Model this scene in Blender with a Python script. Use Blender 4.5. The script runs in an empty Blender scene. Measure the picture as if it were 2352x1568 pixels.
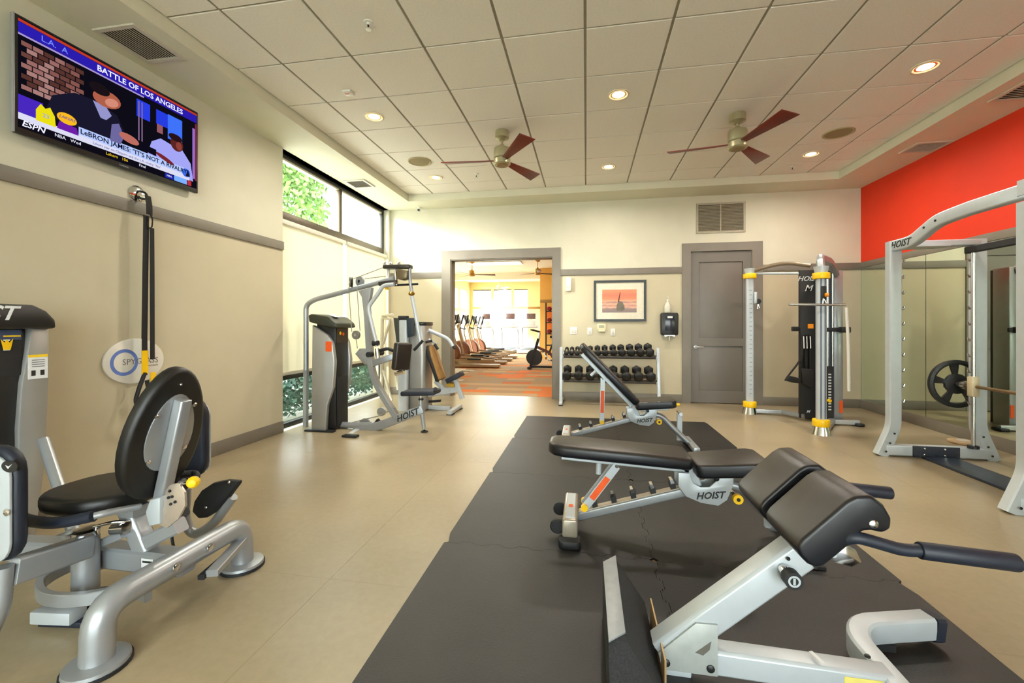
import bpy, bmesh, math, random
from mathutils import Vector as V, Matrix

EXPOSURE, WORLD, SUN, DOWN = 1.8, 3.2, 9.0, 9.0

# ------------------------------------------------------------------ camera, world, lights, exposure
scene = bpy.context.scene
col = scene.collection
F_PX, CX, CY, YAW, CAM_H = 980.0, 1176.0, 746.5, 0.1724, 1.225
cam_data = bpy.data.cameras.new('camera')
cam_data.sensor_fit = 'HORIZONTAL'; cam_data.sensor_width = 36.0
cam_data.lens = F_PX / 2352 * 36.0
cam_data.shift_y = -(784 - CY) / 2352
cam_data.clip_start = 0.05; cam_data.clip_end = 300
cam = bpy.data.objects.new('camera', cam_data); col.objects.link(cam)
cam.location = (0, 0, CAM_H); cam.rotation_euler = (math.pi / 2, 0, YAW)
scene.camera = cam

scene.view_settings.view_transform = 'Standard'
scene.view_settings.look = 'None'
scene.view_settings.gamma = 1.0
scene.view_settings.use_curve_mapping = False
scene.view_settings.exposure = EXPOSURE
scene.cycles.use_denoising = True
scene.cycles.max_bounces = 10
scene.cycles.diffuse_bounces = 6
scene.cycles.transparent_max_bounces = 24
scene.cycles.sample_clamp_indirect = 6.0
scene.cycles.caustics_reflective = False
scene.cycles.caustics_refractive = False

world = bpy.data.worlds.new('overcast_sky'); scene.world = world
world.use_nodes = True
wn = world.node_tree.nodes
wn['Background'].inputs['Color'].default_value = (0.93, 0.98, 1.0, 1)
wn['Background'].inputs['Strength'].default_value = WORLD

sun_data = bpy.data.lights.new('hazy_sun', 'SUN'); sun_data.energy = SUN; sun_data.angle = math.radians(22)
sun_data.color = (1.0, 0.97, 0.9)
sun = bpy.data.objects.new('hazy_sun', sun_data); col.objects.link(sun)
sun.rotation_euler = V((0.80, 0.75, -0.36)).to_track_quat('-Z', 'Y').to_euler()
sun.location = (-12, -2, 8)

# ------------------------------------------------------------------ helpers
random.seed(7)
PI = math.pi
cosY, sinY = math.cos(YAW), math.sin(YAW)

def at(px, py, X=None, Y=None, Z=None, P=None, N=None):
    """World point where the photograph's sight line through (px, py) meets a plane of the room."""
    u = (px - CX) / F_PX; v = -(py - CY) / F_PX
    r = V((u * cosY - sinY, u * sinY + cosY, v)); o = V((0, 0, CAM_H))
    if X is not None: t = X / r.x
    elif Y is not None: t = Y / r.y
    elif Z is not None: t = (Z - CAM_H) / r.z
    else: t = (V(P) - o).dot(V(N)) / r.dot(V(N))
    return o + r * t

def lin(c):
    c /= 255.0
    return c / 12.92 if c <= 0.04045 else ((c + 0.055) / 1.055) ** 2.4

def rgb(r, g, b): return (lin(r), lin(g), lin(b), 1.0)

MATS = {}
def mat(name, color, rough=0.5, metal=0.0, var=0.06, scale=30.0, bump=0.0, bscale=None, coat=0.0, spec=0.5, trans=0.0):
    """Procedural material: base colour with a little noise in tone and relief."""
    if name in MATS: return MATS[name]
    m = bpy.data.materials.new(name); m.use_nodes = True
    nt = m.node_tree; b = nt.nodes['Principled BSDF']
    tc = nt.nodes.new('ShaderNodeTexCoord')
    nz = nt.nodes.new('ShaderNodeTexNoise'); nz.inputs['Scale'].default_value = scale; nz.inputs['Detail'].default_value = 4
    nt.links.new(tc.outputs['Object'], nz.inputs['Vector'])
    mr = nt.nodes.new('ShaderNodeMapRange'); mr.inputs['To Min'].default_value = 1 - var; mr.inputs['To Max'].default_value = 1 + var
    mr.inputs['From Min'].default_value = 0.3; mr.inputs['From Max'].default_value = 0.7
    nt.links.new(nz.outputs['Fac'], mr.inputs['Value'])
    mx = nt.nodes.new('ShaderNodeVectorMath'); mx.operation = 'SCALE'
    mx.inputs[0].default_value = color[:3]
    nt.links.new(mr.outputs['Result'], mx.inputs['Scale'])
    nt.links.new(mx.outputs['Vector'], b.inputs['Base Color'])
    b.inputs['Roughness'].default_value = rough; b.inputs['Metallic'].default_value = metal
    b.inputs['Specular IOR Level'].default_value = spec
    if coat: b.inputs['Coat Weight'].default_value = coat; b.inputs['Coat Roughness'].default_value = 0.15
    if bump:
        n2 = nt.nodes.new('ShaderNodeTexNoise'); n2.inputs['Scale'].default_value = bscale or scale * 6; n2.inputs['Detail'].default_value = 3
        nt.links.new(tc.outputs['Object'], n2.inputs['Vector'])
        bp = nt.nodes.new('ShaderNodeBump'); bp.inputs['Strength'].default_value = bump; bp.inputs['Distance'].default_value = 0.01
        nt.links.new(n2.outputs['Fac'], bp.inputs['Height']); nt.links.new(bp.outputs['Normal'], b.inputs['Normal'])
    MATS[name] = m
    return m

def emat(name, color, strength):
    if name in MATS: return MATS[name]
    m = bpy.data.materials.new(name); m.use_nodes = True; nt = m.node_tree
    nt.nodes.clear()
    e = nt.nodes.new('ShaderNodeEmission'); e.inputs['Color'].default_value = color; e.inputs['Strength'].default_value = strength
    o = nt.nodes.new('ShaderNodeOutputMaterial'); nt.links.new(e.outputs[0], o.inputs[0])
    MATS[name] = m
    return m

def fillet(pts, r, n=5):
    pts = [V(p) for p in pts]
    out = [pts[0]]
    for a, b, c in zip(pts, pts[1:], pts[2:]):
        d1, d2 = a - b, c - b
        k = min(r, d1.length * 0.49, d2.length * 0.49)
        p, q = b + d1.normalized() * k, b + d2.normalized() * k
        for i in range(n + 1):
            t = i / n
            out.append(p * (1 - t) ** 2 + b * 2 * t * (1 - t) + q * t * t)
    out.append(pts[-1])
    return out

def circ(r, n=12): return [(r * math.cos(2 * PI * i / n), r * math.sin(2 * PI * i / n)) for i in range(n)]
def rect(w, h, b=0.15):
    """Rounded rectangle profile; b is the corner cut as a share of the smaller side."""
    c = min(w, h) * b; w /= 2; h /= 2
    return [(w - c, -h), (w, -h + c), (w, h - c), (w - c, h), (-w + c, h), (-w, h - c), (-w, -h + c), (-w + c, -h)]

class MB:
    """Collects vertices and faces of ONE part."""
    def __init__(s): s.v = []; s.f = []
    def add(s, vs, fs):
        k = len(s.v); s.v += [V(p) for p in vs]; s.f += [tuple(i + k for i in f) for f in fs]; return s
    def sweep(s, path, prof, up=None, cap=True, closed=False, scales=None):
        path = [V(p) for p in path]; n = len(path); m = len(prof); vs = []
        side = None
        for i, p in enumerate(path):
            if closed: t = path[(i + 1) % n] - path[i - 1]
            else: t = path[min(i + 1, n - 1)] - path[max(i - 1, 0)]
            t.normalize()
            if up is not None:
                sd = t.cross(V(up))
                if sd.length < 1e-4: sd = side or V((1, 0, 0))
                sd.normalize()
            elif side is None:
                sd = t.cross(V((0, 0, 1)) if abs(t.z) < 0.9 else V((1, 0, 0))).normalized()
            else:
                sd = (side - t * side.dot(t)).normalized()
            side = sd; u = sd.cross(t)
            k = scales[i] if scales else 1.0
            vs += [p + sd * (a * k) + u * (b * k) for a, b in prof]
        fs = []
        for i in range(n if closed else n - 1):
            j = (i + 1) % n
            fs += [(i * m + q, i * m + (q + 1) % m, j * m + (q + 1) % m, j * m + q) for q in range(m)]
        if cap and not closed:
            fs += [tuple(range(m))[::-1], tuple((n - 1) * m + q for q in range(m))]
        return s.add(vs, fs)
    def tube(s, pts, r, bend=0.0, seg=12, closed=False):
        p = fillet(pts, bend) if bend else pts
        return s.sweep(p, circ(r, seg), closed=closed)
    def beam(s, pts, w, h, up=(0, 0, 1), bend=0.0, b=0.12):
        p = fillet(pts, bend) if bend else pts
        return s.sweep(p, rect(w, h, b), up=up)
    def box(s, c, size, rot=None):
        c = V(c); a, b, d = (x / 2 for x in size)
        vs = [V((x, y, z)) for x in (-a, a) for y in (-b, b) for z in (-d, d)]
        if rot is not None: vs = [rot @ p for p in vs]
        return s.add([p + c for p in vs], [(0, 1, 3, 2), (4, 6, 7, 5), (0, 4, 5, 1), (2, 3, 7, 6), (0, 2, 6, 4), (1, 5, 7, 3)])
    def bx(s, x0, x1, y0, y1, z0, z1): return s.box(((x0 + x1) / 2, (y0 + y1) / 2, (z0 + z1) / 2), (x1 - x0, y1 - y0, z1 - z0))
    def cyl(s, p0, p1, r, seg=16, r2=None):
        p0, p1 = V(p0), V(p1)
        return s.sweep([p0, p1], circ(1, seg), scales=[r, r2 if r2 is not None else r])
    def prism(s, outline, o, ex, ey, ez, t):
        """Outline in the (ex, ey) plane at o, thickness t along ez (centred)."""
        o, ex, ey, ez = V(o), V(ex).normalized(), V(ey).normalized(), V(ez).normalized()
        n = len(outline)
        vs = [o + ex * a + ey * b + ez * d for d in (-t / 2, t / 2) for a, b in outline]
        return s.add(vs, [tuple(range(n))[::-1], tuple(range(n, 2 * n))] + [(i, (i + 1) % n, n + (i + 1) % n, n + i) for i in range(n)])
    def lathe(s, prof, o=(0, 0, 0), ax=(0, 0, 1), seg=24):
        """prof: (radius, height along ax)."""
        o, ax = V(o), V(ax).normalized()
        e1 = ax.orthogonal().normalized(); e2 = ax.cross(e1); vs, fs = [], []
        for r, h in prof:
            r = max(r, 1e-4)
            vs += [o + ax * h + (e1 * math.cos(2 * PI * i / seg) + e2 * math.sin(2 * PI * i / seg)) * r for i in range(seg)]
        for k in range(len(prof) - 1):
            fs += [(k * seg + i, k * seg + (i + 1) % seg, (k + 1) * seg + (i + 1) % seg, (k + 1) * seg + i) for i in range(seg)]
        fs += [tuple(range(seg))[::-1], tuple((len(prof) - 1) * seg + i for i in range(seg))]
        return s.add(vs, fs)
    def build(s, name, material, parent=None, bevel=0.0, bseg=2, ang=35, sub=0):
        o3 = V((0, 0, 0)); p = parent
        while p is not None: o3 = o3 + p.location; p = p.parent
        me = bpy.data.meshes.new(name)
        me.from_pydata([p - o3 for p in s.v], [], s.f)
        bm = bmesh.new(); bm.from_mesh(me)
        bmesh.ops.recalc_face_normals(bm, faces=bm.faces)
        if bevel:
            es = [e for e in bm.edges if len(e.link_faces) == 2 and e.calc_face_angle(0) > math.radians(28)]
            bmesh.ops.bevel(bm, geom=es, offset=bevel, segments=bseg, affect='EDGES', clamp_overlap=True, profile=0.5)
        bm.to_mesh(me); bm.free()
        me.polygons.foreach_set('use_smooth', [True] * len(me.polygons))
        me.set_sharp_from_angle(angle=math.radians(ang))
        if material is not None: me.materials.append(material)
        o = bpy.data.objects.new(name, me); col.objects.link(o)
        if parent is not None: o.parent = parent
        if sub:
            md = o.modifiers.new('round', 'SUBSURF'); md.levels = sub; md.render_levels = sub
        return o

def second_mat(o, m2, cond):
    """Give the faces whose normal meets cond a second material, window reflection painted in."""
    o.data.materials.append(m2)
    for p in o.data.polygons:
        if cond(p.normal): p.material_index = 1
    return o

def tag(o, label=None, cat=None, group=None, kind=None):
    if label: o['label'] = label
    if cat: o['category'] = cat
    if group: o['group'] = group
    if kind: o['kind'] = kind
    return o

def thing(name, label, cat, loc=(0, 0, 0), group=None):
    o = bpy.data.objects.new(name, None); col.objects.link(o); o.location = loc; o.empty_display_size = 0.1
    return tag(o, label, cat, group)

def struct(o): o['kind'] = 'structure'; return o

def children(o): return [c for c in bpy.data.objects if c.parent == o]
KIDS = {}
def copy_tree(o, parent=None):
    c = o.copy(); col.objects.link(c); c.parent = parent
    for ch in list(o.children): copy_tree(ch, c)
    return c

def text(name, s, size, material, o, ex, ey, parent, ext=0.001, shear=0.0, align='CENTER', bold=0.0, label=None):
    """Lettering as a thin raised mesh: ex is the reading direction, ey up."""
    cu = bpy.data.curves.new(name, 'FONT'); cu.body = s; cu.size = size; cu.extrude = ext; cu.shear = shear
    cu.align_x = align; cu.align_y = 'CENTER'; cu.offset = bold; cu.resolution_u = 2
    tmp = bpy.data.objects.new(name, cu)
    me = bpy.data.meshes.new_from_object(tmp); bpy.data.objects.remove(tmp); bpy.data.curves.remove(cu)
    ex, ey = V(ex).normalized(), V(ey).normalized(); ez = ex.cross(ey)
    o3 = V((0, 0, 0)); p = parent
    while p is not None: o3 = o3 + p.location; p = p.parent
    M = Matrix.Translation(V(o) - o3) @ Matrix((ex, ey, ez)).transposed().to_4x4()
    me.transform(M); me.name = name
    me.materials.clear(); me.materials.append(material)
    ob = bpy.data.objects.new(name, me); col.objects.link(ob); ob.parent = parent
    return ob

def oval(a, b, n=28, e=2.0):
    out = []
    for i in range(n):
        t = 2 * PI * i / n; c, s_ = math.cos(t), math.sin(t)
        out.append((a * math.copysign(abs(c) ** (2 / e), c), b * math.copysign(abs(s_) ** (2 / e), s_)))
    return out

def rrect(w, h, r, n=4):
    out = []
    for cx_, cy_, a0 in ((w / 2 - r, h / 2 - r, 0), (-w / 2 + r, h / 2 - r, 90), (-w / 2 + r, -h / 2 + r, 180), (w / 2 - r, -h / 2 + r, 270)):
        for i in range(n + 1):
            a = math.radians(a0 + 90 * i / n)
            out.append((cx_ + r * math.cos(a), cy_ + r * math.sin(a)))
    return out

def grid_wall(name, us, vs, holes, place, t, material, parent=None):
    """One connected wall: rectangle us x vs with rectangular holes, thickness t; place(u, v, d) gives the point."""
    U = sorted(set(us) | {h[0] for h in holes} | {h[1] for h in holes})
    W = sorted(set(vs) | {h[2] for h in holes} | {h[3] for h in holes})
    solid = lambda i, j: 0 <= i < len(U) - 1 and 0 <= j < len(W) - 1 and not any(
        h[0] <= (U[i] + U[i + 1]) / 2 <= h[1] and h[2] <= (W[j] + W[j + 1]) / 2 <= h[3] for h in holes)
    idx, mb = {}, MB()
    def vid(i, j, d):
        if (i, j, d) not in idx:
            idx[(i, j, d)] = len(mb.v); mb.v.append(V(place(U[i], W[j], d * t)))
        return idx[(i, j, d)]
    for i in range(len(U) - 1):
        for j in range(len(W) - 1):
            if not solid(i, j): continue
            for d in (0, 1): mb.f.append((vid(i, j, d), vid(i + 1, j, d), vid(i + 1, j + 1, d), vid(i, j + 1, d)))
            for di, dj, a, b in ((-1, 0, (i, j), (i, j + 1)), (1, 0, (i + 1, j), (i + 1, j + 1)), (0, -1, (i, j), (i + 1, j)), (0, 1, (i, j + 1), (i + 1, j + 1))):
                if not solid(i + di, j + dj): mb.f.append((vid(*a, 0), vid(*b, 0), vid(*b, 1), vid(*a, 1)))
    return struct(mb.build(name, material, parent))

# ------------------------------------------------------------------ materials
def two_tone(name, low, high, zsplit):
    m = mat(name, low, 0.7, var=0.03, scale=3, bump=0.04, bscale=120)
    nt = m.node_tree; g = nt.nodes.new('ShaderNodeNewGeometry'); sp = nt.nodes.new('ShaderNodeSeparateXYZ')
    nt.links.new(g.outputs['Position'], sp.inputs[0])
    gt = nt.nodes.new('ShaderNodeMath'); gt.operation = 'GREATER_THAN'; gt.inputs[1].default_value = zsplit
    nt.links.new(sp.outputs['Z'], gt.inputs[0])
    mx = nt.nodes.new('ShaderNodeMix'); mx.data_type = 'RGBA'
    mx.inputs['A'].default_value = low; mx.inputs['B'].default_value = high
    nt.links.new(gt.outputs[0], mx.inputs['Factor'])
    vm = [n for n in nt.nodes if n.type == 'VECT_MATH'][0]
    nt.links.new(mx.outputs['Result'], vm.inputs[0])
    return m

def floor_mat():
    m = bpy.data.materials.new('sealed_concrete_look_vinyl'); m.use_nodes = True; nt = m.node_tree; b = nt.nodes['Principled BSDF']
    g = nt.nodes.new('ShaderNodeNewGeometry')
    n1 = nt.nodes.new('ShaderNodeTexNoise'); n1.inputs['Scale'].default_value = 0.8; n1.inputs['Detail'].default_value = 2
    n2 = nt.nodes.new('ShaderNodeTexNoise'); n2.inputs['Scale'].default_value = 26; n2.inputs['Detail'].default_value = 7; n2.inputs['Roughness'].default_value = 0.7
    for n in (n1, n2): nt.links.new(g.outputs['Position'], n.inputs['Vector'])
    ad = nt.nodes.new('ShaderNodeMath'); ad.operation = 'MULTIPLY_ADD'; ad.inputs[1].default_value = 0.3
    nt.links.new(n2.outputs['Fac'], ad.inputs[0]); nt.links.new(n1.outputs['Fac'], ad.inputs[2])
    cr = nt.nodes.new('ShaderNodeValToRGB')
    cr.color_ramp.elements[0].position = 0.15; cr.color_ramp.elements[0].color = rgb(112, 99, 76)
    cr.color_ramp.elements[1].position = 1.0; cr.color_ramp.elements[1].color = rgb(182, 167, 136)
    nt.links.new(ad.outputs[0], cr.inputs[0]); nt.links.new(cr.outputs[0], b.inputs['Base Color'])
    mr = nt.nodes.new('ShaderNodeMapRange'); mr.inputs['To Min'].default_value = 0.285; mr.inputs['To Max'].default_value = 0.34
    nt.links.new(n1.outputs['Fac'], mr.inputs['Value']); nt.links.new(mr.outputs[0], b.inputs['Roughness'])
    MATS[m.name] = m
    return m

def glass_mat(name, tint=(1, 1, 1, 1), gloss=0.06):
    m = bpy.data.materials.new(name); m.use_nodes = True; nt = m.node_tree; nt.nodes.clear()
    tr = nt.nodes.new('ShaderNodeBsdfTransparent'); tr.inputs[0].default_value = tint
    gl = nt.nodes.new('ShaderNodeBsdfGlossy'); gl.inputs['Roughness'].default_value = 0.02
    fr = nt.nodes.new("ShaderNodeValue"); fr.outputs[0].default_value = 0.05
    mx = nt.nodes.new('ShaderNodeMixShader'); o = nt.nodes.new('ShaderNodeOutputMaterial')
    nt.links.new(fr.outputs[0], mx.inputs[0]); nt.links.new(tr.outputs[0], mx.inputs[1]); nt.links.new(gl.outputs[0], mx.inputs[2]); nt.links.new(mx.outputs[0], o.inputs[0])
    MATS[name] = m
    return m

def cloth_mat(name, color, share):
    m = bpy.data.materials.new(name); m.use_nodes = True; nt = m.node_tree; nt.nodes.clear()
    tc = nt.nodes.new('ShaderNodeTexCoord'); nz = nt.nodes.new('ShaderNodeTexNoise'); nz.inputs['Scale'].default_value = 220
    nt.links.new(tc.outputs['Object'], nz.inputs['Vector'])
    hs = nt.nodes.new('ShaderNodeMix'); hs.data_type = 'RGBA'; hs.inputs['A'].default_value = tuple(x * 0.94 for x in color[:3]) + (1,); hs.inputs['B'].default_value = color
    nt.links.new(nz.outputs['Fac'], hs.inputs['Factor'])
    d = nt.nodes.new('ShaderNodeBsdfDiffuse'); t = nt.nodes.new('ShaderNodeBsdfTranslucent'); mx = nt.nodes.new('ShaderNodeMixShader'); mx.inputs[0].default_value = share
    o = nt.nodes.new('ShaderNodeOutputMaterial')
    for n in (d, t): nt.links.new(hs.outputs['Result'], n.inputs['Color'])
    nt.links.new(d.outputs[0], mx.inputs[1]); nt.links.new(t.outputs[0], mx.inputs[2]); nt.links.new(mx.outputs[0], o.inputs[0])
    MATS[name] = m
    return m

M_WALL = two_tone('painted_wall', rgb(197, 188, 160), rgb(210, 207, 186), 2.10)
M_WALL_L = M_WALL
M_ORANGE = two_tone('orange_paint', rgb(120, 124, 112), rgb(220, 48, 2), 2.10)
M_TRIM = mat('taupe_trim', rgb(124, 117, 106), 0.45, var=0.04, scale=8)
M_DOORP = mat('taupe_door_paint', rgb(112, 106, 98), 0.4, var=0.03, scale=6)
M_SOFFIT = mat('soffit_paint', rgb(214, 212, 190), 0.75, var=0.02, scale=4)
M_TILE = mat('ceiling_tile', rgb(236, 232, 222), 0.85, var=0.03, scale=60, bump=0.15, bscale=400)
M_TBAR = mat('ceiling_grid_metal', rgb(150, 144, 128), 0.6)
M_FLOOR = floor_mat()
M_MIRROR = mat('mirror_glass', rgb(230, 244, 228), 0.015, 1.0, var=0.0)
M_BLACKFR = mat('black_aluminium', rgb(38, 38, 34), 0.4, 0.3)
M_BROWNFR = mat('bronze_aluminium', rgb(98, 88, 74), 0.4, 0.4)
M_GLASS = glass_mat('window_glass', (0.97, 1, 0.99, 1))
M_BLIND = cloth_mat('cream_blind_fabric', rgb(236, 228, 196), 0.075)
M_WHITE = mat('white_plastic', rgb(228, 226, 216), 0.45, var=0.02)
M_SILVER = mat('silver_powder_coat', rgb(160, 164, 167), 0.34, 0.45, var=0.03, scale=14, coat=0.2)
M_PALE = mat('pale_silver_powder_coat', rgb(190, 197, 202), 0.38, 0.25, var=0.03, scale=14)
M_SHROUD = mat('brushed_silver_shroud', rgb(170, 170, 166), 0.36, 0.55, var=0.05, scale=5)
M_CHROME = mat('chrome', rgb(222, 222, 222), 0.12, 1.0, var=0.02)
M_VINYL = mat('black_vinyl', rgb(22, 21, 20), 0.40, var=0.12, scale=20, bump=0.12, bscale=500)
M_VINYLB = mat('brown_black_vinyl', rgb(44, 37, 32), 0.36, var=0.10, scale=12, bump=0.10, bscale=500)
M_TAN = mat('worn_tan_vinyl', rgb(150, 112, 60), 0.5, var=0.2, scale=12)
M_RUBBER = mat('black_rubber', rgb(24, 25, 28), 0.6, var=0.1)
M_PLASTIC = mat('black_plastic', rgb(26, 27, 28), 0.35, var=0.08)
M_SIDE_REFL = mat('navy_reflection_vinyl', rgb(20, 21, 27), 0.36, var=0.08, scale=12)  # window reflection on the pad sides, painted in as a navy tone
M_BLUEBLK = mat('blue_black_grip', rgb(28, 34, 48), 0.5, var=0.08)
M_YELLOW = mat('yellow_plastic', rgb(250, 200, 10), 0.4, var=0.04)
M_STKY = mat('yellow_sticker', rgb(245, 205, 30), 0.5)
M_STKW = mat('white_sticker', rgb(225, 228, 228), 0.5)
M_STKO = mat('orange_sticker', rgb(240, 92, 20), 0.5)
M_INK = mat('black_ink', rgb(28, 28, 28), 0.6)
M_BEIGEFR = mat('beige_powder_coat', rgb(205, 198, 178), 0.4)
M_IRON = mat('black_iron', rgb(30, 30, 30), 0.42, 0.2, var=0.15, scale=40)
M_STEEL = mat('steel_rod', rgb(200, 200, 200), 0.22, 1.0)
M_BRASS = mat('worn_steel_bar', rgb(150, 125, 95), 0.3, 0.9)

# ------------------------------------------------------------------ room shell
XL, XR, YB, YF = -3.43, 4.0, 7.1, -3.2
ZS, ZT = 3.25, 3.365
mb = MB(); mb.bx(-3.75, 4.25, YF - 0.25, 7.28, -0.12, -0.0035)
floor = struct(mb.build('floor', M_FLOOR))
fx_ = [-3.75, -3.05, -1.22, 0.61, 2.44, 4.0]; fy_ = [YF, -1.78, 0.05, 1.88, 3.71, 5.54, 7.27]
for a, b in zip(fx_, fx_[1:]):
    for c, d in zip(fy_, fy_[1:]):
        MB().bx(a + 0.0005, b - 0.0005, c + 0.0005, d - 0.0005, -0.004, 0.0).build('vinyl_sheet', M_FLOOR, floor)
wall_left = grid_wall('wall_left', (YF - 0.25, 7.3), (0, 3.6), [(4.37, 7.03, 0.0, 3.25)], lambda u, v, d: (XL - d, u, v), 0.3, M_WALL)
wall_back = grid_wall('wall_back', (XL, 4.25), (0, 3.6), [(-2.316, -0.546, 0, 2.36), (1.616, 2.51, 0, 2.38)], lambda u, v, d: (u, YB + d, v), 0.2, M_WALL)
wall_right = grid_wall('wall_right', (YF - 0.25, YB), (0, 3.6), [], lambda u, v, d: (XR + d, u, v), 0.25, M_ORANGE)
wall_front = grid_wall('wall_front', (XL - 0.05, 4.25), (0, 3.6), [(-2.9, 3.5, 0.12, 3.05)], lambda u, v, d: (u, YF - d, v), 0.25, M_WALL)

# lay-in ceiling: soffit ring, tile field, metal grid
soffit = grid_wall('ceiling_soffit', (XL - 0.2, 4.2), (YF - 0.2, 7.28), [(-2.87, 3.45, -2.5, 6.6)], lambda u, v, d: (u, v, ZS + d), 0.32, M_SOFFIT)
mb = MB(); mb.bx(-3.8, 4.3, YF - 0.3, 7.32, 3.57, 3.66)
ceiling = struct(mb.build('ceiling', M_SOFFIT))
xs = [-2.87] + [-0.008 + 0.6096 * i for i in range(-4, 6)] + [3.45]
ys = [-2.5] + [3.113 + 0.6096 * j for j in range(-9, 6)] + [6.6]
tiles = {}
for x0, x1 in zip(xs, xs[1:]):
    for y0, y1 in zip(ys, ys[1:]):
        w, h = round(x1 - x0 - 0.020, 4), round(y1 - y0 - 0.014, 4)
        if (w, h) not in tiles:
            mb = MB(); mb.box((0, 0, 0.012), (w, h, 0.024)); o = mb.build('ceiling_tile', M_TILE, bevel=0.003, bseg=1); tiles[(w, h)] = o
        else:
            o = tiles[(w, h)].copy(); col.objects.link(o)
        o.parent = ceiling; o.location = ((x0 + x1) / 2, (y0 + y1) / 2, ZT - 0.010)
for x in xs[1:-1]:
    MB().bx(x - 0.012, x + 0.012, -2.5, 6.6, ZT - 0.001, ZT + 0.03).build('grid_bar', M_TBAR, ceiling)
for y in ys[1:-1]:
    for x0, x1 in zip(xs, xs[1:]):
        MB().bx(x0 + 0.012, x1 - 0.012, y - 0.008, y + 0.008, ZT, ZT + 0.03).build('cross_bar', M_TBAR, ceiling)

# rails, baseboards, casings
def strip(name, x0, x1, y0, y1, z0, z1, m=None, bevel=0.004): return struct(MB().bx(x0, x1, y0, y1, z0, z1).build(name, m or M_TRIM, bevel=bevel))
strip('trim_1', XL, XL + 0.02, YF, 4.37, 2.085, 2.18)
strip('trim_2', XL, -2.474, YB - 0.02, YB, 2.045, 2.145)
strip('trim_3', -0.417, 1.486, YB - 0.02, YB, 2.045, 2.145)
strip('trim_4', 2.658, XR, YB - 0.02, YB, 2.05, 2.15)
strip('trim_5', XR - 0.02, XR, YF, YB - 0.02, 2.065, 2.15)
strip('baseboard_left', XL, XL + 0.015, YF, 4.37, 0, 0.13)
strip('baseboard_back', -0.417, 1.486, YB - 0.015, YB, 0, 0.13)
strip('baseboard_corner', 2.658, XR, YB - 0.015, YB, 0, 0.13)
strip('baseboard_window', XL, -2.474, YB - 0.015, YB, 0, 0.13)
strip('baseboard_right', XR - 0.016, XR, YF, YB - 0.015, 0, 0.13)
def casing(name, x0, x1, xi0, xi1, zt, zi):
    m = grid_wall(name, (x0, x1), (0, zt), [(xi0, xi1, 0, zi)], lambda u, v, d: (u, YB - d, v), 0.022, M_TRIM)
    return m
casing('trim_6', -2.474, -0.417, -2.316, -0.546, 2.51, 2.36)
casing('trim_7', 1.486, 2.658, 1.616, 2.51, 2.51, 2.38)
for i, (a, b, z0, z1) in enumerate(((-2.316, -2.30, 0, 2.36), (-0.562, -0.546, 0, 2.36), (-2.30, -0.562, 2.344, 2.36))):
    strip('trim_%d' % (8 + i), a, b, YB - 0.01, YB + 0.21, z0, z1, M_TRIM, 0.002)

# closed door: leaf with two sunk panels, lever handle
door = struct(grid_wall('door_1', (1.622, 2.504), (0.012, 2.374), [(1.742, 2.384, 0.20, 0.90), (1.742, 2.384, 1.02, 2.215)], lambda u, v, d: (u, YB + 0.012 + d, v), 0.04, M_DOORP))
for z0, z1 in ((0.20, 0.90), (1.02, 2.215)):
    p = MB(); x0, x1 = 1.742, 2.384
    p.add([(x0, YB + .034, z0), (x1, YB + .034, z0), (x1, YB + .034, z1), (x0, YB + .034, z1), (x0 + .035, YB + .026, z0 + .035), (x1 - .035, YB + .026, z0 + .035), (x1 - .035, YB + .026, z1 - .035), (x0 + .035, YB + .026, z1 - .035),
           (x0, YB + .045, z0), (x1, YB + .045, z0), (x1, YB + .045, z1), (x0, YB + .045, z1)],
          [(4, 5, 6, 7), (0, 1, 5, 4), (1, 2, 6, 5), (2, 3, 7, 6), (3, 0, 4, 7), (8, 9, 1, 0), (9, 10, 2, 1), (10, 11, 3, 2), (11, 8, 0, 3), (11, 10, 9, 8)])
    p.build('panel', M_DOORP, door)
hx, hz = 1.69, 0.885
MB().cyl((hx, YB + 0.012, hz), (hx, YB + 0.002, hz), 0.03).build('handle_rose', M_CHROME, door)
MB().tube([(hx, YB + 0.003, hz), (hx, YB - 0.045, hz), (hx + 0.11, YB - 0.045, hz)], 0.009, 0.02).build('lever_handle', M_CHROME, door)
MB().bx(1.622, 2.504, YB + 0.06, YB + 0.1, 0, 2.38).build('door_stop', M_DOORP, door)

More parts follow.
